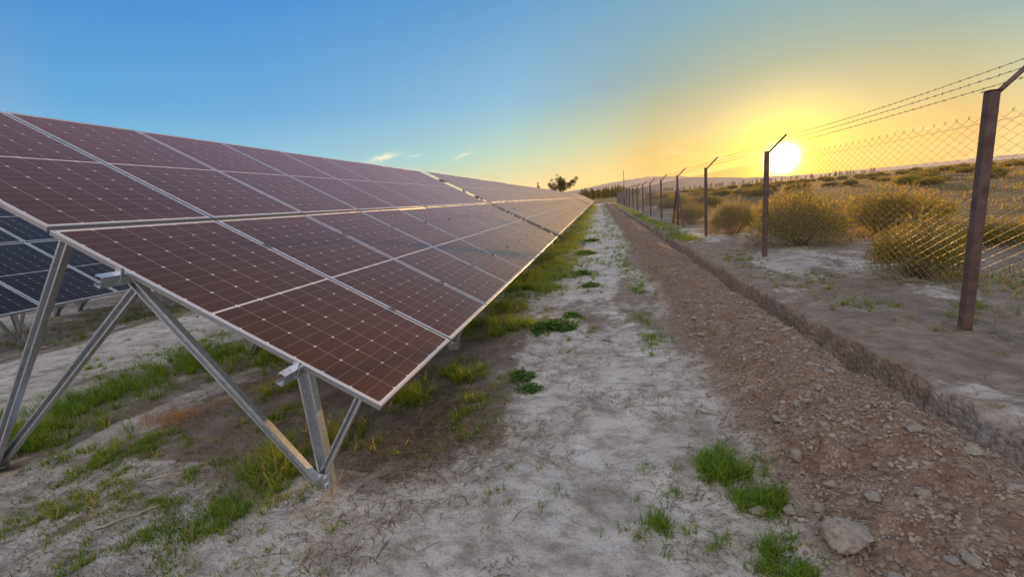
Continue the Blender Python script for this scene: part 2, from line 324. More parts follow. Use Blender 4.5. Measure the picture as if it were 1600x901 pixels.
def ground_material():
    mm, n, l = mat('bare_ground'); o = n.new('ShaderNodeOutputMaterial'); p = n.new('ShaderNodeBsdfPrincipled'); l.new(p.outputs[0], o.inputs[0])
    p.inputs['Roughness'].default_value = .92; p.inputs['Specular IOR Level'].default_value = .25
    a = n.new('ShaderNodeAttribute'); a.attribute_name = 'col'; s = n.new('ShaderNodeSeparateColor'); l.new(a.outputs['Color'], s.inputs[0])
    g = n.new('ShaderNodeNewGeometry')
    def noise(sc, det=6, ro=.6, st=(1, 1, 1)):
        v = n.new('ShaderNodeVectorMath'); v.operation = 'MULTIPLY'; v.inputs[1].default_value = st; l.new(g.outputs['Position'], v.inputs[0])
        x = n.new('ShaderNodeTexNoise'); x.inputs['Scale'].default_value = sc; x.inputs['Detail'].default_value = det; x.inputs['Roughness'].default_value = ro; l.new(v.outputs[0], x.inputs['Vector']); return x.outputs['Fac']
    def ramp(f, *st):
        r = n.new('ShaderNodeValToRGB'); e = r.color_ramp.elements
        while len(e) < len(st): e.new(.5)
        for q, (pp, c) in zip(e, st): q.position = pp; q.color = (*c, 1)
        l.new(f, r.inputs[0]); return r.outputs[0]
    def mix(f, a_, b_, bt='MIX'):
        x = n.new('ShaderNodeMix'); x.data_type = 'RGBA'; x.blend_type = bt
        if isinstance(f, float): x.inputs[0].default_value = f
        else: l.new(f, x.inputs[0])
        l.new(a_, x.inputs[6]); l.new(b_, x.inputs[7]); return x.outputs[2]
    def mrange(f, a_, b_, c=0, d=1):
        x = n.new('ShaderNodeMapRange'); x.inputs['From Min'].default_value = a_; x.inputs['From Max'].default_value = b_; x.inputs['To Min'].default_value = c; x.inputs['To Max'].default_value = d; l.new(f, x.inputs['Value']); return x.outputs[0]
    clay = ramp(noise(2.6, 8, .62), (.30, (.29, .25, .215)), (.48, (.55, .50, .45)), (.72, (.67, .625, .575)))
    dirt = ramp(noise(3.4, 8, .65), (.3, (.16, .125, .095)), (.55, (.30, .245, .20)), (.75, (.44, .385, .33)))
    x = n.new('ShaderNodeMath'); x.operation = 'ADD'; l.new(s.outputs['Green'], x.inputs[0]); l.new(mrange(noise(7, 7, .7, (1, .7, 1)), .3, .7, -.45, .45), x.inputs[1])
    base = mix(mrange(x.outputs[0], .3, .75), dirt, clay)
    # dark litter specks and small cracks
    base = mix(mrange(noise(6.5, 10, .74, (.8, 1.2, 1)), .47, .60, 0, .55), base, ramp(noise(3), (.0, (.16, .12, .09)), (1, (.22, .18, .14))))
    base = mix(mrange(noise(52, 6, .7), .57, .68, 0, .7), base, ramp(noise(5), (.0, (.09, .065, .05)), (1, (.14, .10, .075))))
    bermc = ramp(noise(9, 8, .68), (.28, (.15, .094, .064)), (.5, (.27, .18, .13)), (.72, (.40, .30, .225)))
    base = mix(s.outputs['Red'], base, bermc)
    farc = ramp(noise(.9, 8, .6, (1, .55, 1)), (.3, (.06, .05, .022)), (.5, (.125, .09, .04)), (.72, (.20, .145, .08)))
    base = mix(s.outputs['Blue'], base, farc)
    l.new(base, p.inputs['Base Color'])
    def madd(a_, b_, k):
        x = n.new('ShaderNodeMath'); x.operation = 'MULTIPLY_ADD'; l.new(b_, x.inputs[0]); x.inputs[1].default_value = k; l.new(a_, x.inputs[2]); return x.outputs[0]
    vo = n.new('ShaderNodeTexVoronoi'); vo.inputs['Scale'].default_value = 26; l.new(g.outputs['Position'], vo.inputs['Vector'])
    vm = n.new('ShaderNodeMath'); vm.operation = 'MULTIPLY'; l.new(vo.outputs['Distance'], vm.inputs[0]); l.new(s.outputs['Red'], vm.inputs[1])
    h = madd(madd(noise(14, 8, .62), noise(70, 4, .6), .30), vm.outputs[0], -.9)
    b = n.new('ShaderNodeBump'); b.inputs['Strength'].default_value = .95; b.inputs['Distance'].default_value = .05; l.new(h, b.inputs['Height']); l.new(b.outputs[0], p.inputs['Normal'])
    return mm
M_ground = ground_material()
gme = mesh_np('ground', np.stack([X.ravel(), Y.ravel(), Z.ravel()], 1), F, M_ground, colr, smooth=True)
setp(link('ground', gme), kind='structure')

# distant mountains
def ridge(name, dist, az0, az1, prof, seed, mcol):
    n = 420; az = np.linspace(R(az0), R(az1), n); rows = []
    aa = np.degrees(az)
    top = np.interp(aa, [p_[0] for p_ in prof], [p_[1] for p_ in prof])
    top = top * (1 + .10 * (fbm(aa * 1.1, aa * 0, seed, 5) - .5)) + .10 * (fbm(aa * 2.2, aa * 0 + 3, seed + 9, 4) - .5)
    K = 14; vv = []
    for k in range(K + 1):
        t = k / K; dd = dist * (1 - .22 * (1 - t)) if k <= K else dist
        hh = np.tan(np.radians(np.maximum(top, .02))) * dist * (t ** 1.3) * (1 + .25 * (1 - t) * (fbm(aa * 3, aa * 0 + k * .6, seed + 3, 4) - .5)) - 6 * (1 - t)
        vv.append(np.stack([np.sin(az) * dd, np.cos(az) * dd, hh], 1))
    dd = dist * 1.15; vv.append(np.stack([np.sin(az) * dd, np.cos(az) * dd, np.full(n, -30)], 1))
    v = np.concatenate(vv); ii = np.arange(len(v)).reshape(-1, n)
    f = np.stack([ii[:-1, :-1], ii[:-1, 1:], ii[1:, 1:], ii[1:, :-1]], -1).reshape(-1, 4)
    setp(link(name, mesh_np(name, v, f, mcol, smooth=True)), kind='structure')
M_mt = principled('mountain_scrub', (.24, .19, .16), .95, 0, noise=(.003, (.32, .26, .22), 6))
ridge('mountains', 9500, -30, 75, [(-30, .9), (-14, .8), (-6, .9), (-2, 1.15), (2, 1.7), (4.5, 1.75), (6, 1.95), (7.2, 1.85), (9, 1.65), (12, 1.2), (17, .6), (23, .3), (30, .3), (38, .35), (48, .6), (60, 1.5), (75, 1.2)], 5, M_mt)

# ------------------------------------------------------------------ solar tables
TILT = R(29.24); CT, ST = math.cos(TILT), math.sin(TILT)
PW, PL, PT = 1.134, 2.278, .032
SV = Vector((-CT, 0, ST)); YV = Vector((0, 1, 0)); NV = Vector((ST, 0, CT))      # slope, along, normal
def P(s, y, n=0): return SV * s + YV * y + NV * n
def panel_glass(mc=None):
    v = [P(.006, .006, -.002), P(.006, PW - .006, -.002), P(PL - .006, PW - .006, -.002), P(PL - .006, .006, -.002)]
    v += [q - NV * .005 for q in v]
    me = bpy.data.meshes.new('solar_panel'); me.from_pydata([tuple(q) for q in v], [], [(0, 1, 2, 3), (7, 6, 5, 4), (0, 4, 5, 1), (1, 5, 6, 2), (2, 6, 7, 3), (3, 7, 4, 0)])
    uvl = me.uv_layers.new(name='UVMap'); uvs = {0: (0, 0), 1: (1, 0), 2: (1, 1), 3: (0, 1)}
    for lp in me.loops: uvl.data[lp.index].uv = uvs[lp.vertex_index % 4]
    me.materials.append(mc or M_cell); me.materials.append(M_back)
    for pl in me.polygons: pl.material_index = 0 if pl.index == 0 else 1
    me.update(); return me
def ring_mesh():
    bm = bmesh.new()
    def loop(a, n): return [bm.verts.new(P(*c, n)) for c in ((a, a), (a, PW - a), (PL - a, PW - a), (PL - a, a))]
    o0 = loop(0, -.0015); oc = loop(.0015, 0); i0 = loop(.011, 0); i1 = loop(.011, -.0035)
    b0 = loop(0, -PT); b1 = loop(.028, -PT); b2 = loop(.028, -PT + .002); b3 = loop(.0015, -PT + .002); b4 = loop(.0015, -.0075)
    seq = [i1, i0, oc, o0, b0, b1, b2, b3, b4]
    for A, B in zip(seq[:-1], seq[1:]):
        for k in range(4):
            bm.faces.new((A[k], A[(k + 1) % 4], B[(k + 1) % 4], B[k]))
    return from_bm('panel_frame', bm, M_alu)
ME_glass = panel_glass(); ME_glass_blue_refl = panel_glass(M_cell_blue_refl); ME_ring = ring_mesh()
def channel(p0, p1, w, h, t, lip, out, mat_=None, bm=None):
    """C section from p0 to p1: back width w, flange depth h towards 'out'"""
    p0 = Vector(p0); p1 = Vector(p1); ax = (p1 - p0).normalized(); out = Vector(out); out = (out - ax * out.dot(ax)).normalized(); sd_ = ax.cross(out)
    o = w / 2
    prof = [(-o, 0), (o, 0), (o, h), (o - lip, h), (o - lip, h - t), (o - t, h - t), (o - t, t), (-o + t, t), (-o + t, h - t), (-o + lip, h - t), (-o + lip, h), (-o, h)]
    own = bm is None
    if own: bm = bmesh.new()
    a = [bm.verts.new(p0 + sd_ * u + out * v) for u, v in prof]; b = [bm.verts.new(p1 + sd_ * u + out * v) for u, v in prof]
    n = len(prof)
    for k in range(n): bm.faces.new((a[k], a[(k + 1) % n], b[(k + 1) % n], b[k]))
    for q in (a, b):
        for s_ in ((0, 1, 6, 7), (1, 2, 5, 6), (2, 3, 4, 5), (0, 7, 8, 11), (8, 9, 10, 11)): bm.faces.new([q[i] for i in s_])
    return bm
def box(bm, c, sx, sy, sz, ax=(Vector((1, 0, 0)), Vector((0, 1, 0)), Vector((0, 0, 1))), bev=0):
    c = Vector(c); vs = []
    for k in range(8):
        i, j, l_ = (k & 1) * 2 - 1, (k >> 1 & 1) * 2 - 1, (k >> 2 & 1) * 2 - 1
        vs.append(bm.verts.new(c + ax[0] * (i * sx / 2) + ax[1] * (j * sy / 2) + ax[2] * (l_ * sz / 2)))
    fs = [bm.faces.new([vs[i] for i in q]) for q in ((0, 1, 3, 2), (4, 6, 7, 5), (0, 4, 5, 1), (2, 3, 7, 6), (0, 2, 6, 4), (1, 5, 7, 3))]
    if bev:
        es = list({e for f in fs for e in f.edges}); bmesh.ops.bevel(bm, geom=es, offset=bev, segments=1, affect='EDGES')
def cyl(bm, p0, p1, r, n=8, cap=True, r1=None):
    p0 = Vector(p0); p1 = Vector(p1); ax = (p1 - p0).normalized(); u = ax.orthogonal().normalized(); v = ax.cross(u); r1 = r if r1 is None else r1
    a = [bm.verts.new(p0 + (u * math.cos(2 * PI * k / n) + v * math.sin(2 * PI * k / n)) * r) for k in range(n)]
    b = [bm.verts.new(p1 + (u * math.cos(2 * PI * k / n) + v * math.sin(2 * PI * k / n)) * r1) for k in range(n)]
    for k in range(n): bm.faces.new((a[k], a[(k + 1) % n], b[(k + 1) % n], b[k]))
    if cap: bm.faces.new(a[::-1]); bm.faces.new(b)
# table local origin: ground under the lower near corner; lower edge at z = .60
ZL = .602; LO = Vector((0, 0, ZL)); PITCH = 1.155
PUR = (.54, 1.76, 2.84, 4.08)
def purlin_mesh(s, length):
    a = LO + P(s, -.11, -PT - .004); b = LO + P(s, length + .06, -PT - .004)
    # section hangs below the frame, open side up-slope
    c = a - NV * .035 + SV * -.02; d = b - NV * .035 + SV * -.02
    return from_bm('purlin', channel(c, d, .07, .045, .003, .014, SV), M_galv)
FX, RX = -.52, -3.40                     # feet, from the lower edge
def pz(s, n=-PT - .08): return LO + P(s, 0, n)
YF = .15
def mk(name, p0, p1, w, h, out, y=YF, t=.003, lip=.012):
    return from_bm(name, channel(Vector(p0) + YV * y, Vector(p1) + YV * y, w, h, t, lip, out), M_galv)
f0 = Vector((FX, 0, -.35)); r0 = Vector((RX, 0, -.35))
ME_post_f = mk('post', f0, pz(.56), .085, .05, (0, -1, 0), y=YF - .0)
def inner(a, b, cut): a = Vector(a); b = Vector(b); return a + (b - a).normalized() * cut
ME_str_long = mk('strut', (FX - .05, 0, .06), pz(1.78, -PT - .05), .055, .038, (0, -1, 0), y=YF - .055)
ME_str_short = mk('strut', (FX + .015, 0, .13), pz(.16, -PT - .004), .045, .03, (0, -1, 0), y=YF - .052)
ME_str_mid = mk('strut', (RX + .03, 0, .03), pz(1.73, -PT - .05), .055, .038, (0, -1, 0), y=YF + .0)
ME_str_up = mk('strut', (RX + .03, 0, .0), pz(2.24, -PT - .004), .06, .04, (0, -1, 0), y=YF - .06)
ME_post_r = mk('post', r0, pz(4.06), .085, .05, (0, -1, 0), y=YF)
def foot_mesh():
    bm = bmesh.new()
    for yy in (-.058, .006): box(bm, (FX - .03, YF + yy, .045), .13, .003, .10)
    for zz in (.02, .07): cyl(bm, (FX, YF - .075, zz), (FX, YF + .02, zz), .009, 6)
    cyl(bm, (FX - .07, YF - .075, .06), (FX - .07, YF + .02, .06), .008, 6)
    return from_bm('foot_bracket', bm, M_galv)
ME_foot = foot_mesh()
def foot_mesh_r():
    bm = bmesh.new()
    for yy in (-.066, .008): box(bm, (RX + .01, YF + yy, .04), .12, .003, .12)
    for zz in (.02, .10): cyl(bm, (RX - .02, YF - .08, zz), (RX - .02, YF + .02, zz), .009, 6)
    return from_bm('foot_bracket', bm, M_galv)
ME_foot_r = foot_mesh_r()
def hanger(s):
    bm = bmesh.new(); c = LO + P(s, YF, -PT - .06)
    box(bm, c + YV * .045 - NV * .0 - SV * .0, .11, .004, .13, (SV, YV, NV)); cyl(bm, c + YV * .03, c + YV * .06, .010, 6)
    return from_bm('purlin_bracket', bm, M_galv)
ME_hang = [hanger(s) for s in PUR]
def clamp_mesh():
    bm = bmesh.new(); c = P(0, 0, .004)
    box(bm, c, .07, .040, .006, (SV, YV, NV), .001); cyl(bm, P(0, 0, .007), P(0, 0, .014), .007, 6)
    box(bm, P(0, 0, -.016), .05, .012, .034, (SV, YV, NV))
    return from_bm('clamp', bm, M_clamp)
ME_clamp = clamp_mesh()
def endclamp_mesh():
    bm = bmesh.new()
    box(bm, P(0, -.011, -.014), .035, .004, .05, (SV, YV, NV)); box(bm, P(0, -.001, .0025), .035, .022, .003, (SV, YV, NV)); cyl(bm, P(0, -.006, .003), P(0, -.006, .010), .006, 6)
    # J hook bar down round the purlin
    cyl(bm, P(-.03, -.016, -.002), P(-.03, -.016, -.085), .004, 6); cyl(bm, P(.03, -.016, -.04), P(.03, -.016, -.085), .004, 6)
    cyl(bm, P(-.03, -.016, -.085), P(.03, -.016, -.085), .004, 6)
    return from_bm('end_clamp', bm, M_galv)
ME_end = endclamp_mesh()
def solar_table(x, y, n, label, group, dz=0.0, rot=0.0, detail=True, glass=None):
    t = empty('solar_table', (x, y, dz), label, 'solar table', group, rot)
    ln = n * PITCH - .021
    for k in range(n):
        for j in range(2):
            o = link('solar_panel', glass or ME_glass, t, LO + P(j * (PL + .022), k * PITCH, j * .014)); o.rotation_euler = (random.gauss(0, .0012), random.gauss(0, .0012), 0)
            link('panel_frame', ME_ring, o)
    for s in PUR: link('purlin', PURL[(s, n)], t)
    nf = int(round(ln / 2.4)); step = (ln - .3) / nf
    if abs(step - 2.4) < .35: pass
    for i in range(nf + 1):
        off = Vector((0, i * step, 0))
        for nm, me in (('post', ME_post_f), ('post', ME_post_r), ('strut', ME_str_long), ('strut', ME_str_short), ('strut', ME_str_mid), ('strut', ME_str_up), ('foot_bracket', ME_foot), ('foot_bracket', ME_foot_r)):
            link(nm, me, t, off)
        for me in ME_hang: link('purlin_bracket', me, t, off)
    if detail:
        for s in PUR:
            for k in range(1, n): link('clamp', ME_clamp, t, LO + P(s, k * PITCH - .0105))
            link('end_clamp', ME_end, t, LO + P(s, 0))
    return t
PURL = {(s, n): purlin_mesh(s, n * PITCH - .021) for s in PUR for n in (9, 10)}
X0 = -1.2206
g1 = 'solar tables in the long front row'
solar_table(X0, 1.979, 9, 'nearest solar table of the front row, its corner on galvanised struts in the foreground', g1)
y = 12.98
labs = ['second solar table of the front row, just beyond the open gap behind the nearest table',
        'third solar table of the front row, behind the first dark thin seam', 'fourth solar table of the front row, counting from the camera',
        'fifth solar table of the front row, the last one before the wide far gap',
        'sixth solar table of the front row, the first one beyond the wide far gap']
yy = [12.98, 24.68, 36.4, 48.1]
for i, q in enumerate(yy): solar_table(X0, q, 10, labs[i], g1, dz=(.02, .0, .01, -.01)[i], rot=0, detail=i < 2)
for i in range(5):
    solar_table(X0 - .02, 62.6 + i * 11.7, 10, labs[4] if i == 0 else 'pale solar table at the far end of the front row before the trees', g1 if i == 0 else 'solar tables at the far end of the front row', dz=.0, detail=False)
g2 = 'solar tables in the row behind'
solar_table(-9.25, -3.9, 10, 'dark solar table of the rear row, seen low at the left photo edge', g2, dz=.04, detail=False, glass=ME_glass_blue_refl)
solar_table(-9.25, 7.8, 10, 'dark solar table of the rear row, seen between the struts under the front row', g2, dz=.04, detail=False, glass=ME_glass_blue_refl)
solar_table(-9.25, 19.5, 10, 'solar table of the rear row farther back, mostly hidden by the front row', g2, dz=.04, detail=False, glass=ME_glass_blue_refl)

# ------------------------------------------------------------------ fence
FXP, FY0, FSP, FH = 3.47, 4.85, 5.332, 2.22
fence = empty('chain_link_fence', (FXP, FY0, 0), 'tall chain link fence with angled arms and three strands of barbed wire', 'fence')
def fence_post_mesh():
    bm = bmesh.new(); box(bm, (0, 0, .86), .082, .082, 2.72, bev=.008)
    return from_bm('post', bm, M_post)
def arm_mesh():
    bm = bmesh.new(); a = Vector((.03, 0, 2.19)); b = Vector((.36, 0, 2.52))
    d = (b - a).normalized(); box(bm, (a + b) / 2, .036, .036, (b - a).length, (d.orthogonal().normalized(), d.cross(d.orthogonal().normalized()), d), .004)
    box(bm, (.0, 0, 2.2225), .105, .10, .006)
    return from_bm('arm', bm, M_post)
ME_fp = fence_post_mesh(); ME_arm = arm_mesh()
def chain_mesh():
    H = 2.02; pitch = .076; rowh = .042; seg = int(H / rowh); r = .0027
    n = int(FSP / pitch); pit = FSP / n; rows = np.arange(seg + 1)
    V = []; Fq = []; base = 0
    ring = [(math.cos(a), math.sin(a)) for a in (PI / 2, PI * 7 / 6, PI * 11 / 6)]
    for i in range(n):
        yc = pit * (i + .5); zig = np.where((rows + 0) % 2 == 0, -1, 1) * (1 if i % 2 == 0 else -1)
        # neighbouring zig-zags touch at their elbows
        py = yc + zig * (pit * .5 + .0015); pz_ = rows * rowh; px = np.full(seg + 1, .0) + np.where(zig > 0, .002, -.002)
        py = py + .006 * np.sin(i * .31 + rows * .05); px = px + .010 * np.sin(i * .09) * np.sin(rows / seg * PI)
        pts = np.stack([px, py, pz_], 1)
        # twisted ends on top
        tip = pts[-1] + np.array([0, -zig[-1] * .012, .026]); pts = np.vstack([pts, tip])
        m_ = len(pts)
        for k, (cx, cy) in enumerate(ring): V.append(pts + np.array([cx * r, cy * r * .9, 0]))
        ids = base + np.arange(3 * m_).reshape(3, m_)
        for k in range(3):
            A = ids[k]; B = ids[(k + 1) % 3]; Fq.append(np.stack([A[:-1], B[:-1], B[1:], A[1:]], 1))
        base += 3 * m_
    return mesh_np('chain_link_mesh', np.concatenate(V), np.concatenate(Fq), M_wire, smooth=True)
ME_chain = chain_mesh()
def tubepath(bm, pts, r, n=4):
    prev = None
    for i, p_ in enumerate(pts):
        d = (pts[min(i + 1, len(pts) - 1)] - pts[max(i - 1, 0)]).normalized(); u = d.cross(Vector((.13, .2, 1))).normalized(); v = d.cross(u)
        q = [bm.verts.new(p_ + (u * math.cos(2 * PI * k / n) + v * math.sin(2 * PI * k / n)) * r) for k in range(n)]
        if prev:
            for k in range(n): bm.faces.new((prev[k], prev[(k + 1) % n], q[(k + 1) % n], q[k]))
        prev = q
def barbed(x, z, seed, sag):
    bm = bmesh.new(); rd = random.Random(seed); pts = [[], []]
    n = 110
    for i in range(n + 1):
        t = i / n; yy_ = t * FSP; s_ = -4 * sag * t * (1 - t)
        for w in range(2):
            a = i * 1.1 + w * PI; pts[w].append(Vector((x + .0028 * math.cos(a), yy_, z + s_ + .0028 * math.sin(a))))
    for w in range(2): tubepath(bm, pts[w], .0017, 3)
    k = .06
    while k < FSP:
        t = k / FSP; c = Vector((x, k, z - 4 * sag * t * (1 - t)))
        for a in (rd.uniform(0, PI), rd.uniform(0, PI)):
            d = Vector((math.cos(a), rd.uniform(-.5, .5), math.sin(a))).normalized() * .017; cyl(bm, c - d, c + d, .0015, 3)
        cyl(bm, c - YV * .007, c + YV * .007, .0048, 5)
        k += .115 + rd.uniform(-.012, .012)
    return from_bm('barbed_wire', bm, M_barb)
arms = [(.13, 2.285), (.235, 2.39), (.335, 2.49)]
ME_bw = [barbed(x, z, 3 + i, .02 + .012 * i) for i, (x, z) in enumerate(arms)]
def tension(z):
    bm = bmesh.new(); tubepath(bm, [Vector((.002, FSP * i / 10, z - .012 * math.sin(i / 10 * PI))) for i in range(11)], .0016, 4)
    return from_bm('tension_wire', bm, M_wire)
ME_tw = [tension(z) for z in (1.96, 1.02, .06)]
def brace(sy):
    bm = bmesh.new(); d = Vector((0, 1.35 * sy, 1.78)); a = Vector((0, -1.4 * sy * 0 + 1.42 * sy, -.05)); b = Vector((0, .05 * sy, 1.72))
    dd = (b - a).normalized(); u = Vector((1, 0, 0)); box(bm, (a + b) / 2, .07, .07, (b - a).length, (u, dd.cross(u), dd), .006)
    return from_bm('brace', bm, M_post)
ME_br = [brace(1), brace(-1)]
for k in range(-1, 17):
    yk = k * FSP
    link('post', ME_fp, fence, (0, yk, 0)); link('arm', ME_arm, fence, (0, yk, 0))
    if k in (3, 11):
        for q in ME_br: link('brace', q, fence, (0, yk, 0))
    if k < 16:
        link('chain_link_mesh', ME_chain, fence, (.054, yk, .005))
        for q in ME_bw: link('barbed_wire', q, fence, (0, yk, 0))
        for q in ME_tw: link('tension_wire', q, fence, (.054, yk, 0))
bm = bmesh.new(); cyl(bm, (0, 0, -.3), (0, 0, 4.9), .05, 8, r1=.035); box(bm, (0, 0, 4.93), .10, .10, .05)
setp(link('tall_pole', from_bm('tall_pole', bm, M_post), None, (3.62, 65.5, 0)), 'thin tall dark pole rising above the far end of the fence', 'pole')

# ------------------------------------------------------------------ vegetation builders
def blades(px, py, hts, wid, lean, colb, colt, seed, segs=3, curl=.6, z=None):
    r = np.random.default_rng(seed); n = len(px)
    z0 = hgt(px, py) - .004 if z is None else z
    az = r.uniform(0, 2 * PI, n); ph = r.uniform(0, 2 * PI, n)
    dx, dy = np.cos(az), np.sin(az); sx, sy = np.cos(ph), np.sin(ph)
    L_ = lean * r.uniform(.2, 1.3, n)
    V = np.zeros((n, segs * 2 + 1, 3)); C = np.zeros((n, segs * 2 + 1, 3))
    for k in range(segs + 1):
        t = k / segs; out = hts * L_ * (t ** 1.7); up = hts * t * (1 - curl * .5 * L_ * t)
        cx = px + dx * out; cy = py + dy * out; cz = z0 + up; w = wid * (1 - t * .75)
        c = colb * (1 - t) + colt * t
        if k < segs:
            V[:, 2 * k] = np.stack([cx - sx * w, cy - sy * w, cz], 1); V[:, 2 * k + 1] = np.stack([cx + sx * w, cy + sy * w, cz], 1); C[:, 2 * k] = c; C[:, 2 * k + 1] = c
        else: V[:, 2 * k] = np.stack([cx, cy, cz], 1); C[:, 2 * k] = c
    nv = segs * 2 + 1; b = np.arange(n)[:, None] * nv
    q = np.concatenate([b + np.array([[2 * k, 2 * k + 1, 2 * k + 3, 2 * k + 2]]) for k in range(segs - 1)])
    t3 = b + np.array([[2 * segs - 2, 2 * segs - 1, 2 * segs]])
    return V.reshape(-1, 3), C.reshape(-1, 3), q, t3
class Acc:
    def __init__(s): s.v = []; s.c = []; s.q = []; s.t = []; s.n = 0
    def add(s, v, c, q, t):
        s.v.append(v); s.c.append(c)
        if len(q): s.q.append(q + s.n)
        if len(t): s.t.append(t + s.n)
        s.n += len(v)
    def mesh(s, name, m_):
        fs = []
        if s.q: fs.append(np.concatenate(s.q))
        if s.t: fs.append(np.concatenate(s.t))
        return mesh_np(name, np.concatenate(s.v), fs, m_, np.concatenate(s.c))
GREENS = np.array([[.09, .20, .020], [.14, .26, .03], [.21, .31, .035], [.06, .14, .024], [.34, .33, .05]])
DRY = np.array([[.34, .27, .13], [.28, .20, .10], [.40, .34, .20]])
def colours(n, dry, seed):
    r = np.random.default_rng(seed); c = GREENS[r.choice(5, n, p=(.28, .28, .20, .12, .12))]; d = DRY[r.integers(0, 3, n)]
    pick = (r.random(n) < dry)[:, None]; c = np.where(pick, d, c) * r.uniform(.75, 1.25, (n, 1)); return c
G = Acc()
def patch(cx, cy, rx, ry, n, h, dry=.12, seed=0, wid=.0024, lean=.95, rag=.5):
    n = int(n * 1.6); h *= 1.15
    r = np.random.default_rng(seed + 1000); k = n * 3
    u = r.normal(0, .5, k); v = r.normal(0, .5, k); x = cx + u * rx; y_ = cy + v * ry
    keep = fbm(x * 5, y_ * 5, 90 + seed % 7, 3) > rag - .06 * r.random(k); x = x[keep][:n]; y_ = y_[keep][:n]; n = len(x)
    if n == 0: return
    # tufts: gather the roots to a few centres
    nc = max(3, n // 22); ci = r.integers(0, n, nc); a = r.integers(0, nc, n); tx = x[ci][a] + r.normal(0, .018, n); ty = y_[ci][a] + r.normal(0, .018, n)
    mixf = r.random(n) < .75; x = np.where(mixf, tx, x); y_ = np.where(mixf, ty, y_)
    th = (h * r.uniform(.55, 1.35, nc))[a] * r.uniform(.45, 1.15, n)
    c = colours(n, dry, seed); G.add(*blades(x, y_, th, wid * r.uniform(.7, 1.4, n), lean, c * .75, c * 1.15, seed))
sd_ = 1
def many(lst):
    global sd_
    for a in lst: sd_ += 1; patch(*a, seed=sd_)
# hand-placed patches (x, y, rx, ry, count, height, dryness)
many([(-2.30, 2.28, .30, .34, 1500, .15, .22), (-2.25, 1.85, .24, .22, 700, .07, .12), (-2.05, 2.62, .30, .2, 500, .12, .3), (-1.75, 3.3, .26, .26, 500, .12, .2),
      (-2.45, 1.7, .3, .2, 500, .06, .1), (-2.9, 2.0, .35, .2, 500, .05, .2),
      (-5.3, 3.2, .55, .8, 2200, .15, .05), (-4.9, 2.5, .5, .35, 1600, .15, .05), (-5.2, 4.4, .6, .8, 2200, .16, .05), (-4.4, 4.6, .6, .7, 1500, .15, .05), (-4.1, 5.6, .6, .9, 1500, .15, .05), (-4.0, 7.2, .7, 1.3, 1500, .16, .06),
      (-3.9, 2.25, .35, .18, 700, .07, .15), (-3.6, 2.5, .4, .2, 600, .06, .1), (-3.35, 1.75, .35, .2, 500, .07, .3), (-2.9, 3.0, .4, .3, 400, .07, .2), (-3.3, 3.6, .5, .4, 500, .10, .2),
      (-6.0, 5.2, .4, 1.0, 500, .1, .1), (-6.6, 4.2, .5, .5, 250, .08, .1), (-6.5, 6.6, .7, .8, 400, .1, .1), (-10.5, 6, 1.5, 3, 2500, .14, .15), (-9.3, 9, 1.2, 3, 2000, .14, .15),
      (-1.45, 3.9, .28, .26, 800, .12, .10), (-1.15, 3.35, .22, .2, 260, .07, .15), (-1.05, 3.0, .2, .16, 260, .07, .15), (-1.0, 2.75, .2, .12, 160, .05, .2), (-1.25, 2.5, .25, .16, 160, .05, .2), (-.95, 3.75, .2, .2, 160, .06, .2),
      (-1.45, 5.3, .45, .35, 1500, .16, .15), (-1.05, 5.4, .3, .3, 500, .12, .15), (-1.5, 6.3, .35, .4, 1000, .16, .2), (-1.35, 7.6, .5, .6, 1500, .18, .15), (-.95, 7.8, .25, .5, 500, .12, .1),
      (-.35, 4.5, .3, .3, 120, .06, .3), (-.15, 2.3, .6, .5, 120, .05, .3), (-.6, 2.1, .5, .4, 120, .05, .3), (.1, 1.9, .2, .14, 60, .05, .3),
      (.62, 2.42, .17, .13, 900, .105, .04), (.66, 2.12, .16, .13, 480, .07, .05), (.78, 2.17, .10, .07, 260, .085, .04), (.55, 1.85, .20, .12, 420, .07, .05), (.66, 1.68, .16, .10, 320, .07, .05), (.22, 1.98, .07, .07, 220, .06, .05), (.33, 2.2, .05, .06, 60, .05, .1), (.95, 1.52, .1, .06, 80, .06, .1),
      (.55, 4.9, .22, .5, 350, .07, .1), (.45, 5.6, .2, .4, 250, .07, .1), (.62, 7.5, .2, .6, 350, .08, .1),
      (-3.2, 1.75, .6, .3, 450, .04, .3), (-2.7, 1.5, .6, .25, 500, .04, .25), (-3.6, 2.1, .5, .3, 450, .05, .3), (-2.9, 2.35, .4, .25, 260, .05, .3), (-1.6, 1.35, .5, .25, 350, .04, .3), (-1.9, 1.9, .3, .3, 250, .05, .25),
      (-.6, 5.35, .5, .4, 500, .06, .25), (-.5, 9.3, .5, .6, 400, .08, .2), (-.5, 12.6, .5, .8, 500, .09, .2), (-.4, 16, .5, 1.2, 500, .09, .2), (-.3, 20, .5, 1.5, 500, .09, .2),
      (4.2, 3.9, .9, .6, 900, .06, .5), (3.0, 3.0, .4, .4, 400, .06, .5), (5.2, 4.6, 1., .8, 1000, .08, .5), (6.5, 6.5, 1.5, 1.5, 1200, .09, .55), (3.2, 7.5, .6, 1.2, 700, .08, .4), (3.0, 10, .5, 1.5, 700, .09, .3),
      (3.55, 5.0, .6, .5, 260, .07, .45), (4.1, 4.6, .5, .3, 260, .07, .3), (3.3, 3.3, .2, .4, 500, .16, .35), (3.6, 3.6, .3, .3, 350, .12, .35), (4.3, 5.6, .6, .5, 400, .08, .4), (3.2, 5.9, .5, .3, 260, .08, .3), (5.0, 6.5, .8, .6, 400, .08, .3)])
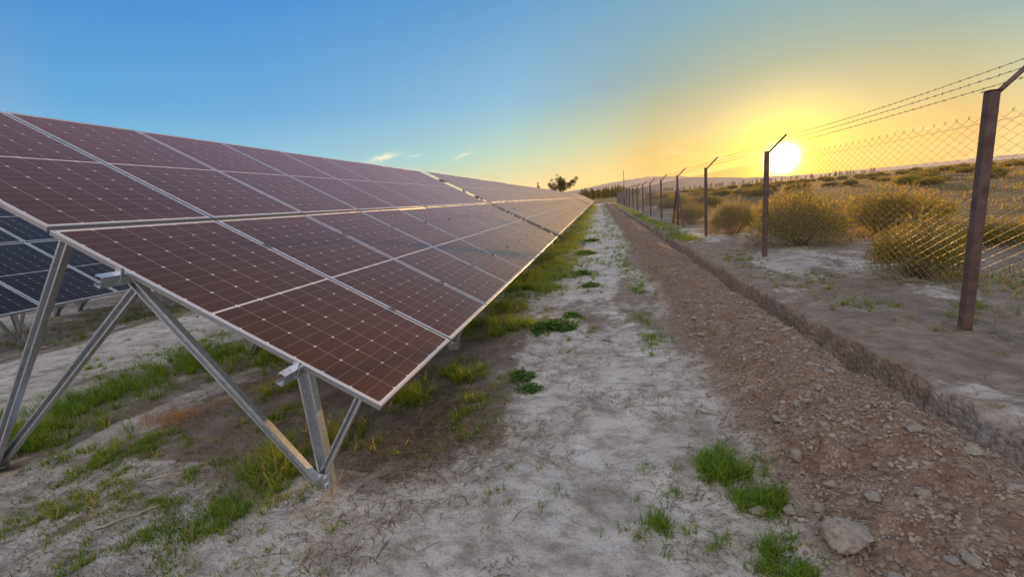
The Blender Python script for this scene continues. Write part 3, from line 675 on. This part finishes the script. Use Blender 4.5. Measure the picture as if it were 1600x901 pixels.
# drip line and verge grass going away
r_ = np.random.default_rng(5)
for k in range(95):
    yy_ = 8.5 + 80 * (k / 95) ** 1.5
    s_ = 1 + yy_ * .04
    many([(-1.15 + r_.normal(0, .28), yy_, .45, .7 * s_, int(650 * (1 + .2 * s_) / s_), .15, .2, )])
    if k % 2: many([(-.35 + r_.normal(0, .5), yy_ + r_.normal(0, 1), .35, .35 * s_, 160, .08, .2)])
    if k % 2: many([(.55 + r_.normal(0, .15), yy_, .25, .8 * s_, 220, .07, .2), (2.85 + r_.normal(0, .2), yy_ + 6, .4, 1. * s_, 500, .12, .2)])
# sparse seedlings on the clay
n = 2600; px = r_.uniform(-3.2, .9, n); py = 1.0 + 9 * r_.random(n) ** 1.6; c = colours(n, .45, 3)
G.add(*blades(px, py, r_.uniform(.012, .05, n), np.full(n, .0017), .9, c * .8, c, 77))
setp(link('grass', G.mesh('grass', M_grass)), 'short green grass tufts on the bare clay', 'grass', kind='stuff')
# steppe grass beyond the fence
G = Acc(); r_ = np.random.default_rng(15)
n = 75000; d = 3 + 150 * r_.random(n) ** 1.9; a = r_.uniform(R(2), R(62), n); px = 1.5 + d * np.sin(a); py = d * np.cos(a)
ok = (px > 4.6) & (fbm(px * .35, py * .3, 97, 4) > .44); px, py, d = px[ok], py[ok], d[ok]; n = len(px); c = colours(n, .62, 9) * [1.25, 1.0, .7]
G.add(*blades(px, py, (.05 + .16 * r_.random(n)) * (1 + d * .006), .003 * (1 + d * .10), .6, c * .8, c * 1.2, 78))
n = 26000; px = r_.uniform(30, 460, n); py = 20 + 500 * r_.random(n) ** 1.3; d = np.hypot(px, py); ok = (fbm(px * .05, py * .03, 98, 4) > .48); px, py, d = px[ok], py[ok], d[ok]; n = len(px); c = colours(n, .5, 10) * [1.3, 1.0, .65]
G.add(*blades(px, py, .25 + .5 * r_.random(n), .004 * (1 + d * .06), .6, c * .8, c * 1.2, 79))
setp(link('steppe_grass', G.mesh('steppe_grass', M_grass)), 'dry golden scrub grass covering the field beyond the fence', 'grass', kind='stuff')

# straw litter
G = Acc(); r_ = np.random.default_rng(25)
def straw(n, x, y_, ln):
    a = r_.uniform(0, 2 * PI, n); n = len(x); z = hgt(x, y_) + .004; dx, dy = np.cos(a) * ln / 2, np.sin(a) * ln / 2; w = r_.uniform(.0008, .0022, n)
    px_, py_ = -np.sin(a) * w, np.cos(a) * w; bx = r_.normal(0, .12, n) * ln
    z1 = hgt(x - dx, y_ - dy) + .004; z2 = hgt(x + dx, y_ + dy) + .004 + r_.random(n) * .01
    mx, my = x - np.sin(a) * bx, y_ + np.cos(a) * bx; zm = np.maximum(z, (z1 + z2) / 2) + .003
    V = np.stack([np.stack([x - dx - px_, y_ - dy - py_, z1], 1), np.stack([x - dx + px_, y_ - dy + py_, z1], 1), np.stack([mx - px_, my - py_, zm], 1), np.stack([mx + px_, my + py_, zm + .001], 1),
                  np.stack([x + dx - px_, y_ + dy - py_, z2], 1), np.stack([x + dx + px_, y_ + dy + py_, z2], 1)], 1)
    b = np.arange(n)[:, None] * 6; q = np.concatenate([b + np.array([[0, 1, 3, 2]]), b + np.array([[2, 3, 5, 4]])])
    pal = np.array([[.33, .27, .18], [.20, .14, .09], [.10, .07, .045], [.42, .37, .28]]); c = np.repeat(pal[r_.choice(4, n, p=(.25, .3, .3, .15))], 6, 0)
    G.add(V.reshape(-1, 3), c, q, np.zeros((0, 3), int))
n = 48000; x = r_.uniform(-4.5, 1.1, n); y_ = .9 + 9 * r_.random(n) ** 1.5; k = fbm(x * 2.1, y_ * 1.5, 66, 4) + .10 * np.exp(-((x + 1.5) / .5) ** 2) > .46; x, y_ = x[k], y_[k]; straw(len(x), x, y_, .012 + .07 * r_.random(len(x)) ** 2)
n = 2600; x = r_.normal(-1.25, .25, n); y_ = r_.normal(2.9, .45, n); straw(n, x, y_, .03 + .12 * r_.random(n))
n = 3000; x = r_.uniform(2.5, 6, n); y_ = r_.uniform(2, 10, n); straw(n, x, y_, .02 + .08 * r_.random(n))
setp(link('straw_litter', G.mesh('straw_litter', M_straw)), 'dry straw and plant bits scattered on the clay', 'litter', kind='stuff')
# dried orange tuft
G = Acc(); n = 420; r_ = np.random.default_rng(35); px = r_.normal(-3.98, .15, n); py = r_.normal(2.92, .10, n)
c = np.tile([[.36, .22, .11]], (n, 1)) * r_.uniform(.6, 1.3, (n, 1)); G.add(*blades(px, py, r_.uniform(.05, .12, n), np.full(n, .002), 1.6, c, c * 1.1, 80, curl=.9))
setp(link('dried_tuft', G.mesh('dried_tuft', M_straw)), 'flattened orange tuft of dead grass on the bare ground between the struts', 'dead grass')

# leafy weeds
def weed_mesh(seed, rad, n, hgt_=.08, ll=.05):
    r = np.random.default_rng(seed); A = Acc()
    for i in range(n):
        a = r.uniform(0, 2 * PI); d = rad * r.random() ** .6 * (.75 + .3 * abs(math.sin(a * 1.5 + seed)) + .12 * math.sin(a * 5)); c = np.array([math.cos(a) * d, math.sin(a) * d * .8, hgt_ * (1.3 - (d / rad) ** 2) * r.uniform(.2, 1)])
        th = r.uniform(0, 2 * PI); el_ = r.uniform(-.2, .9); f = np.array([math.cos(th) * math.cos(el_), math.sin(th) * math.cos(el_), math.sin(el_)]); s = np.array([-math.sin(th), math.cos(th), r.uniform(-.3, .3)])
        l_ = ll * r.uniform(.6, 1.3); w = l_ * .28
        v = np.array([c, c + f * l_ * .35 + s * w, c + f * l_ * .35 - s * w, c + f * l_ * .7 + s * w * .8 - [0, 0, .15 * l_], c + f * l_ * .7 - s * w * .8 - [0, 0, .15 * l_], c + f * l_ - [0, 0, .3 * l_]])
        col = np.tile(np.array([[.085, .17, .04]]) * r.uniform(.5, 1.6), (6, 1)); A.add(v, col, np.array([[1, 2, 4, 3]]), np.array([[0, 2, 1], [3, 4, 5]]))
    return A.mesh('leafy_weed', M_leaf)
W = [weed_mesh(1, .22, 330, .06), weed_mesh(2, .36, 850, .09, .06), weed_mesh(3, .20, 300, .07)]
def place_z(o, dz=0): o.location.z = float(hgt(np.array([o.location.x]), np.array([o.location.y]))[0]) + dz; return o
for x, y_, k, s, lb in ((-.70, 3.55, 0, .62, 'small dark leafy weed on pale clay, nearest of the path weeds'), (-.82, 3.85, 2, .8, 'broad leaved dark weed just behind the nearest path weed'),
                        (-.68, 5.35, 1, .9, 'largest dark green leafy weed mat beside the row of panels'), (-.45, 5.9, 2, .9, 'small leafy weed behind the largest weed mat'),
                        (-.42, 9.3, 2, 1.1, 'dark weed on the pale path farther back than the weed mat'), (-.45, 12.6, 1, 1.0, 'round dark weed clump in the middle of the far path'), (-.35, 16.2, 1, .9, 'dark weed clump farthest along the pale path'),
                        (-.25, 8.0, 0, 1.0, 'flat weed near the middle of the pale path')):
    o = link('leafy_weed', W[k], None, (x, y_, 0)); o.scale = (s,) * 3; o.rotation_euler.z = x * 9; place_z(o); setp(o, lb, 'weed', 'leafy weeds along the clay path')

# shrubs
def shrub_mesh(seed, n, spiky=.35, ll=.035, core=1.0):
    """unit shrub: radius about 1, height about 1"""
    r = np.random.default_rng(seed)
    # lobes
    nl = 16; la = r.uniform(0, 2 * PI, nl); lr = r.uniform(.15, .72, nl); lx, ly = np.cos(la) * lr, np.sin(la) * lr; lz = .42 + .30 * r.random(nl) - .25 * lr; ls = r.uniform(.24, .40, nl)
    k = r.integers(0, nl, n); u = r.normal(0, 1, (n, 3)); u /= np.linalg.norm(u, axis=1)[:, None]; rad = ls[k] * r.random(n) ** .35
    p_ = np.stack([lx[k] + u[:, 0] * rad, ly[k] + u[:, 1] * rad, lz[k] + u[:, 2] * rad], 1)
    m_ = int(n * .35); t = r.random(m_); a = r.uniform(0, 2 * PI, m_); rr = .95 * r.random(m_) ** .5
    low = np.stack([np.cos(a) * rr, np.sin(a) * rr, .05 + .4 * t], 1); p_ = np.vstack([p_, low])
    # upright shoots
    ns = int(420 * spiky / .35); sa = r.uniform(0, 2 * PI, ns); sr = .8 * r.random(ns) ** .6; sh = (1.0 - .45 * sr) * r.uniform(.7, 1.28, ns)
    q = 16; tt = np.tile(np.linspace(.45, 1, q), ns); kk = np.repeat(np.arange(ns), q)
    sp = np.stack([np.cos(sa[kk]) * sr[kk] * (.7 + .42 * tt), np.sin(sa[kk]) * sr[kk] * (.7 + .42 * tt), sh[kk] * tt], 1) + r.normal(0, .010, (ns * q, 3)); p_ = np.vstack([p_, sp])
    p_ = p_[p_[:, 2] > .0]; n = len(p_)
    d = p_ * [1, 1, .4] + r.normal(0, .5, (n, 3)) + [0, 0, .55]; d /= np.linalg.norm(d, axis=1)[:, None]
    s = np.cross(d, r.normal(0, 1, (n, 3))); s /= np.linalg.norm(s, axis=1)[:, None]; l_ = (ll * r.uniform(.5, 1.4, n))[:, None]
    V = np.stack([p_ - s * l_ * .16, p_ + s * l_ * .16, p_ + d * l_], 1).reshape(-1, 3)
    base = np.array([[.17, .18, .045], [.29, .24, .05], [.12, .14, .04], [.42, .28, .06]])[r.integers(0, 4, n)] * r.uniform(.7, 1.3, (n, 1)); C = np.repeat(base, 3, 0)
    A = Acc(); A.add(V, C, np.zeros((0, 4), int), np.arange(n * 3).reshape(-1, 3))
    # woody stems
    ns = 70; a = r.uniform(0, 2 * PI, ns); rr = r.random(ns) ** .6 * .8; hh = r.uniform(.5, .95, ns) * (1 - .3 * rr)
    z0 = np.zeros(ns); w = .007
    b = np.stack([np.cos(a) * rr * .25, np.sin(a) * rr * .25, z0], 1); e = np.stack([np.cos(a) * rr, np.sin(a) * rr, hh], 1); s = np.stack([-np.sin(a), np.cos(a), z0], 1) * w
    s2 = np.stack([np.cos(a), np.sin(a), z0], 1) * w
    for ss in (s, s2):
        V = np.stack([b - ss, b + ss, e + ss * .3, e - ss * .3], 1).reshape(-1, 3); A.add(V, np.tile([[.12, .085, .05]], (len(V), 1)), np.arange(ns * 4).reshape(-1, 4), np.zeros((0, 3), int))
    return A.mesh('shrub', M_leaf)
SH = [shrub_mesh(1, 10000, .35, .05), shrub_mesh(2, 9000, .6, .045), shrub_mesh(3, 8500, .35, .055)]
SF = [shrub_mesh(4, 2600, .25, .11), shrub_mesh(5, 2600, .3, .11)]
big = [(7.1, 12.6, 1.15, .95, 1.22, 0, 'large round golden scrub bush behind the fence, right of the sun post'),
       (4.55, 7.3, .80, .65, .86, 1, 'spiky feathery scrub bush close behind the chain link mesh'),
       (4.7, 11.6, 1.05, 1.2, 1.30, 2, 'broad dark bush behind the fence directly under the sun'),
       (4.35, 15.6, .8, .9, 1.15, 0, 'bush behind the fence post with sun lit tips, left of the broad dark bush'),
       (9.1, 15.2, 1.25, 1.0, .85, 2, 'wide low bush to the right of the large round golden bush'),
       (4.2, 21.5, .9, 1.2, 1.0, 1, 'small bush by the braced fence post'),
       (7.6, 19.5, 1.6, 1.3, 1.2, 0, 'bush far behind the fence just left of the large round bush'),
       (7.3, 9.9, .9, .5, .5, 2, 'low bush behind the fence to the right of the feathery bush'),
       (5.2, 3.15, .55, .45, .62, 1, 'dry bush at the right photo edge beyond the near fence post')]
for x, y_, sx, sy, sz, k, lb in big:
    o = link('shrub', SH[k], None, (x, y_, 0)); o.scale = (sx, sy, sz); o.rotation_euler.z = x * 3; place_z(o, -.03); setp(o, lb, 'bush', 'scrub bushes beyond the fence')
r_ = np.random.default_rng(45); cnt = 0
while cnt < 230:
    d = 16 + 190 * r_.random() ** 1.35; a = R(r_.uniform(6, 60)); x, y_ = d * math.sin(a), d * math.cos(a)
    if x < 6 or (y_ < 24 and x < 11) or vn(np.array([x * .06]), np.array([y_ * .05]), 99)[0] < .34: continue
    cnt += 1; s = r_.uniform(.5, 1.25) * (1 + d * .003); o = link('shrub', (SH[cnt % 3] if d < 34 else SF[cnt % 2]), None, (x, y_, 0)); o.scale = (s * 1.2, s, s * r_.uniform(.55, .85)); o.rotation_euler.z = r_.uniform(0, 6.28); place_z(o, -.04)
    setp(o, 'one of the low golden scrub bushes dotted over the open field', 'bush', 'scrub bushes over the far field')

# ------------------------------------------------------------------ rocks
def hull_rock(seed, sx=1, sy=.8, sz=.55, n=16, fine=0):
    rd = random.Random(seed); bm = bmesh.new()
    for i in range(n):
        v = Vector((rd.gauss(0, 1), rd.gauss(0, 1), rd.gauss(0, 1))).normalized() * rd.uniform(.75, 1.05); bm.verts.new((v.x * sx, v.y * sy, v.z * sz))
    h = bmesh.ops.convex_hull(bm, input=bm.verts); bmesh.ops.delete(bm, geom=[g for g in h['geom_interior'] if isinstance(g, bmesh.types.BMVert)], context='VERTS')
    if fine:
        bmesh.ops.bevel(bm, geom=list(bm.edges), offset=.06, segments=1, affect='EDGES')
        bmesh.ops.triangulate(bm, faces=bm.faces)
        bmesh.ops.subdivide_edges(bm, edges=bm.edges, cuts=fine, use_grid_fill=True)
        from mathutils import noise
        for v in bm.verts:
            d = noise.fractal(v.co * 2.3 + Vector((seed, 0, 0)), .6, 2.2, 5) * .085; v.co += v.co.normalized() * d
    return bm
RK = [from_bm('rock', hull_rock(s, 1, .75, .55, 18, 3), M_rock, smooth=True) for s in (3, 8, 12, 21, 33)]
def rock(x, y_, s, k, lb, rz=0, sz=1, sink=.25, grp='stones on the soil bank'):
    o = link('rock', RK[k], None, (x, y_, 0)); o.scale = (s, s, s * sz); o.rotation_euler = (.1, .05, rz); place_z(o, s * .55 * sz * (1 - 2 * sink)); setp(o, lb, 'rock', grp)
rock(.965, 1.82, .135, 0, 'largest pale flat boulder at the foot of the soil bank', .5, .75, .2)
rock(.70, 2.08, .052, 1, 'grey stone half hidden in the grass left of the largest boulder', .2, 1)
rock(.84, 2.05, .050, 2, 'tilted stone at the edge of the grass above the largest boulder', 1.1, .9)
rock(1.02, 2.42, .062, 3, 'blocky stone high on the bank above the grass', .4, 1)
rock(1.06, 2.82, .055, 4, 'pointed flat stone, upper of the stones in the middle of the bank', 2.1, .8)
rock(1.20, 2.55, .045, 0, 'dark angular stone right of the blocky stone', 1.9, .8)
rock(1.07, 2.18, .052, 3, 'smooth grey stone below the blocky stone', 2.6, .8)
rock(1.16, 2.0, .055, 2, 'long broken stone right above the largest boulder', .9, .7)
rock(1.33, 1.98, .040, 1, 'rounded stone to the right of the long broken stone', 0, 1)
rock(1.70, 2.25, .060, 4, 'reddish slab on the crest of the bank near the trench', .6, .7)
rock(.86, 1.62, .045, 1, 'stone beside the left end of the largest boulder', 1.4, .9)
rock(1.24, 1.66, .04, 2, 'small flat stone at the bottom right of the bank', .4, .6)
rock(1.70, 3.45, .042, 3, 'pale oval stone on the lip of the trench', .3, .5)
rock(1.66, 3.85, .036, 1, 'pale chip of stone farther up the lip of the trench', .3, .6)
r_ = np.random.default_rng(55)
for k in range(170):
    x = r_.uniform(.85, 1.84); y_ = 1.3 + 5 * r_.random() ** 1.2
    rock(x, y_, (.013 + .045 * r_.random() ** 3), int(r_.integers(0, 5)), 'one of the many fist sized stones scattered over the dug soil bank', r_.uniform(0, 6), r_.uniform(.6, 1), grp='fist sized stones on the soil bank')
tv = []; tf = []
for s in range(10):
    bm = hull_rock(100 + s, 1, .85, .75, 11); bmesh.ops.triangulate(bm, faces=bm.faces); bm.verts.index_update()
    tv.append(np.array([v.co[:] for v in bm.verts])); tf.append(np.array([[v.index for v in f.verts] for f in bm.faces])); bm.free()
VV = []; FF = []; off = 0
def gravel(x, y_, s):
    global off
    n = len(x); z = hgt(x, y_); rz = r_.uniform(0, 2 * PI, n); tl = r_.normal(0, .35, n)
    for k in range(10):
        i = np.arange(k, n, 10); v = tv[k][None] * (s[i][:, None, None]) * np.array([1, 1, 1])
        c, sn = np.cos(tl[i])[:, None], np.sin(tl[i])[:, None]; yy1 = v[:, :, 1] * c - v[:, :, 2] * sn; zz1 = v[:, :, 1] * sn + v[:, :, 2] * c
        c, sn = np.cos(rz[i])[:, None], np.sin(rz[i])[:, None]; xx2 = v[:, :, 0] * c - yy1 * sn; yy2 = v[:, :, 0] * sn + yy1 * c
        w = np.stack([xx2 + x[i][:, None], yy2 + y_[i][:, None], zz1 + (z[i] + s[i] * .15)[:, None]], 2).reshape(-1, 3)
        f = (tf[k][None] + (np.arange(len(i)) * len(tv[k]))[:, None, None] + off).reshape(-1, 3); VV.append(w); FF.append(f); off += len(w)
n = 30000; x = r_.uniform(.66, 1.88, n); y_ = .9 + 7.5 * r_.random(n) ** 1.25; k = r_.random(n) < sstep(.68, 1.0, x + .3 * (fbm(x * 2, y_ * 1.5, 61, 3) - .5)); x, y_ = x[k], y_[k]; gravel(x, y_, .0022 + .011 * r_.random(len(x)) ** 3)
n = 4200; x = r_.uniform(.76, 1.86, n); y_ = 1 + 6 * r_.random(n) ** 1.2; gravel(x, y_, .008 + .014 * r_.random(n) ** 2)
n = 8000; x = r_.uniform(.8, 1.86, n); y_ = 7 + 60 * r_.random(n) ** 1.6; gravel(x, y_, (.006 + .02 * r_.random(n) ** 3))
n = 1800; x = r_.uniform(-4, 4.5, n); y_ = 1 + 9 * r_.random(n) ** 1.4; k = (x < .8) | (x > 2.45); x, y_ = x[k], y_[k]; gravel(x, y_, .002 + .006 * r_.random(len(x)) ** 3)
n = 1200; x = r_.uniform(1.95, 2.26, n); y_ = 1.5 + 12 * r_.random(n) ** 1.4; gravel(x, y_, .004 + .015 * r_.random(n) ** 3)
M_grav = principled('gravel', (.19, .14, .11), .92, 0, noise=(8, (.34, .28, .225), 5), bump=(60, .4, .004))
setp(link('gravel', mesh_np('gravel', np.concatenate(VV), np.concatenate(FF), M_grav)), 'brown clods and gravel strewn over the dug soil bank', 'gravel', kind='stuff')

# ------------------------------------------------------------------ sticks
def stick(x, y_, ln, rz, r0_, lb, seed):
    rd = random.Random(seed); bm = bmesh.new(); pts = []
    for i in range(9):
        t = i / 8 - .5; dx, dy = math.cos(rz) * ln * t, math.sin(rz) * ln * t; w = rd.gauss(0, .008)
        xx, yy2 = x + dx - math.sin(rz) * w, y_ + dy + math.cos(rz) * w
        pts.append(Vector((dx - math.sin(rz) * w, dy + math.cos(rz) * w, 0.0)))
    zc = float(hgt(np.array([x]), np.array([y_]))[0]); za = [float(hgt(np.array([x + p_.x]), np.array([y_ + p_.y]))[0]) for p_ in (pts[0], pts[-1])]
    for i, p_ in enumerate(pts): p_.z = (za[0] + (za[1] - za[0]) * i / 8) - zc
    up = max(float(hgt(np.array([x + p_.x]), np.array([y_ + p_.y]))[0]) - zc - p_.z for p_ in pts)
    for p_ in pts: p_.z += up * .7
    for a, b in zip(pts[:-1], pts[1:]): pass
    tubepath(bm, pts, r0_, 7); bm.faces.new(bm.verts[:7]) if False else None
    setp(link('stick', from_bm('stick', bm, M_stick, True), None, (x, y_, zc + r0_ * .8)), lb, 'stick', 'dry sticks lying on the clay')
stick(.70, 3.12, .15, -.5, .009, 'short pale cut stick at the left foot of the soil bank', 1)
stick(-2.86, 1.74, .30, .95, .008, 'flat greenish white stalk in the left foreground', 2)
stick(-3.05, 2.10, .22, .55, .006, 'thin straight grey stick between the two struts', 3)
stick(-2.35, 2.75, .16, .2, .005, 'small pale twig behind the long slanting strut', 4)

# ------------------------------------------------------------------ trees
def crown_pts(r, lobes, n):
    lb = np.array(lobes); k = r.choice(len(lb), n, p=lb[:, 3] ** 2 / (lb[:, 3] ** 2).sum()); u = r.normal(0, 1, (n, 3)); u /= np.linalg.norm(u, axis=1)[:, None]
    return lb[k, :3] + u * (lb[k, 3] * r.random(n) ** .45)[:, None] * [1, 1, .8]
def leaf_mesh(name, p_, ll, r, cols):
    n = len(p_); d = r.normal(0, 1, (n, 3)); d /= np.linalg.norm(d, axis=1)[:, None]; s = np.cross(d, r.normal(0, 1, (n, 3))); s /= np.linalg.norm(s, axis=1)[:, None]; l_ = (ll * r.uniform(.6, 1.4, n))[:, None]
    V = np.stack([p_ - d * l_ * .5, p_ + s * l_ * .3, p_ + d * l_ * .5, p_ - s * l_ * .3], 1).reshape(-1, 3); C = np.repeat(np.array(cols)[r.integers(0, len(cols), n)] * r.uniform(.7, 1.3, (n, 1)), 4, 0)
    return mesh_np(name, V, np.arange(n * 4).reshape(-1, 4), M_leaf, C)
def limb(bm, a, b, r0_, r1): cyl(bm, a, b, r0_, 7, True, r1)
def open_tree(seed, H, spread):
    r = np.random.default_rng(seed); bm = bmesh.new(); lob = []
    base = Vector((0, 0, -.2)); fork = Vector((.1, 0, H * .28)); limb(bm, base, fork, H * .035, H * .028)
    for k in range(15):
        a = r.uniform(0, 2 * PI); e = r.uniform(.45, 1.35); ln = H * r.uniform(.40, .66); tip = fork + Vector((math.cos(a) * math.cos(e) * spread, math.sin(a) * math.cos(e) * spread, math.sin(e))) * ln
        midp = fork.lerp(tip, .5) + Vector((r.normal(), r.normal(), r.normal())) * H * .03; limb(bm, fork, midp, H * .017, H * .009); limb(bm, midp, tip, H * .009, H * .004)
        for q in range(9):
            c = midp.lerp(tip, r.uniform(.1, 1.1)) + Vector((r.normal(), r.normal(), r.normal() * .7)) * H * .05; lob.append((*c, H * r.uniform(.04, .085))); limb(bm, midp.lerp(tip, .4), c, H * .004, H * .002)
    cols = [(.075, .085, .03), (.11, .12, .04), (.05, .06, .025)]
    return from_bm('trunk', bm, M_bark), leaf_mesh('crown', crown_pts(r, lob, 9500), H * .022, r, cols)
def tree(name, x, y_, meshes, label, cat, group=None, s=1, rz=0, sxy=None):
    t = empty(name, (x, y_, -.1), label, cat, group, rz); t.scale = (sxy or s, sxy or s, s)
    link('trunk', meshes[0], t); link('crown', meshes[1], t); return t
T_open = open_tree(5, 9.5, 1.15)
tree('broadleaf_tree', -16.3, 185, T_open, 'largest open crowned tree rising behind the far end of the panels', 'tree', rz=1.0, s=1.45, sxy=1.35)
def conifer(seed, H, w, n=1500, trunk=.03, cols=[(.035, .045, .022), (.05, .055, .025)]):
    r = np.random.default_rng(seed); bm = bmesh.new(); limb(bm, (0, 0, -.2), (0, 0, H * .95), H * trunk, H * .006)
    t = r.random(n) ** .8; a = r.uniform(0, 2 * PI, n); rr = w * (np.sin(np.clip(t * 1.05 + .12, 0, 1) * PI) ** .6) * r.random(n) ** .5 * (1 + .25 * np.sin(a * 3 + t * 9)); p_ = np.stack([np.cos(a) * rr, np.sin(a) * rr, H * (.10 + .92 * t)], 1)
    return from_bm('trunk', bm, M_bark), leaf_mesh('crown', p_, H * .045, r, cols)
CO = [conifer(1, 7, .95), conifer(2, 7, .75), conifer(3, 7, 1.2)]
tree('conifer', -23.0, 170, CO[0], 'small dark conifer left of the open crowned tree', 'tree', s=1.3)
tree('conifer', -21.6, 168, CO[2], 'stubby dark conifer beside the foot of the small conifer', 'tree', s=.85)
PO = [conifer(11 + k, 10, 1.9 + .8 * k, 1100, cols=[(.16, .15, .05), (.10, .10, .035), (.22, .19, .06)]) for k in range(3)]
r_ = np.random.default_rng(65)
for k in range(75):
    x = -15 + 44 * (k / 75) + r_.normal(0, .5); y_ = 330 + r_.uniform(-6, 30)
    tree('poplar', x, y_, PO[k % 3], 'slender poplar in the dense grove at the end of the path', 'tree', 'poplars in the grove at the end of the path', s=r_.uniform(.5, .95) * (1.0 if x < 18 else .7), rz=r_.uniform(0, 6))
for k in range(110):
    a = R(4.5 + 24 * (k / 110) + r_.normal(0, .12)); d = 640 + r_.uniform(-20, 60); 
    tree('poplar', d * math.sin(a), d * math.cos(a), PO[k % 3], 'tiny poplar in the broken line along the horizon below the sun', 'tree', 'poplars along the horizon', s=r_.uniform(.25, .7), rz=r_.uniform(0, 6))
# low trees on the right skyline
for k in range(7):
    a = R(r_.uniform(26, 40)); d = 560
    tree('conifer', d * math.sin(a), d * math.cos(a), CO[k % 3], 'tiny dark tree on the skyline right of the sun', 'tree', 'trees on the skyline right of the sun', s=r_.uniform(.2, .4))

# ------------------------------------------------------------------ air
bm = bmesh.new(); bmesh.ops.create_cube(bm, size=1)
for v in bm.verts: v.co = (v.co.x * 25000, v.co.y * 25000 + 1, -40 if v.co.z < 0 else 450)
me = bpy.data.meshes.new('haze'); bm.to_mesh(me); bm.free()
hm, hn, hl = mat('haze_air'); ho = hn.new('ShaderNodeOutputMaterial'); hv = hn.new('ShaderNodeVolumePrincipled'); hl.new(hv.outputs[0], ho.inputs['Volume'])
hv.inputs['Color'].default_value = (.95, .88, .82, 1); hv.inputs['Density'].default_value = 4.2e-5; hv.inputs['Anisotropy'].default_value = .35
me.materials.append(hm); setp(link('haze', me), kind='stuff', label='thin evening haze')
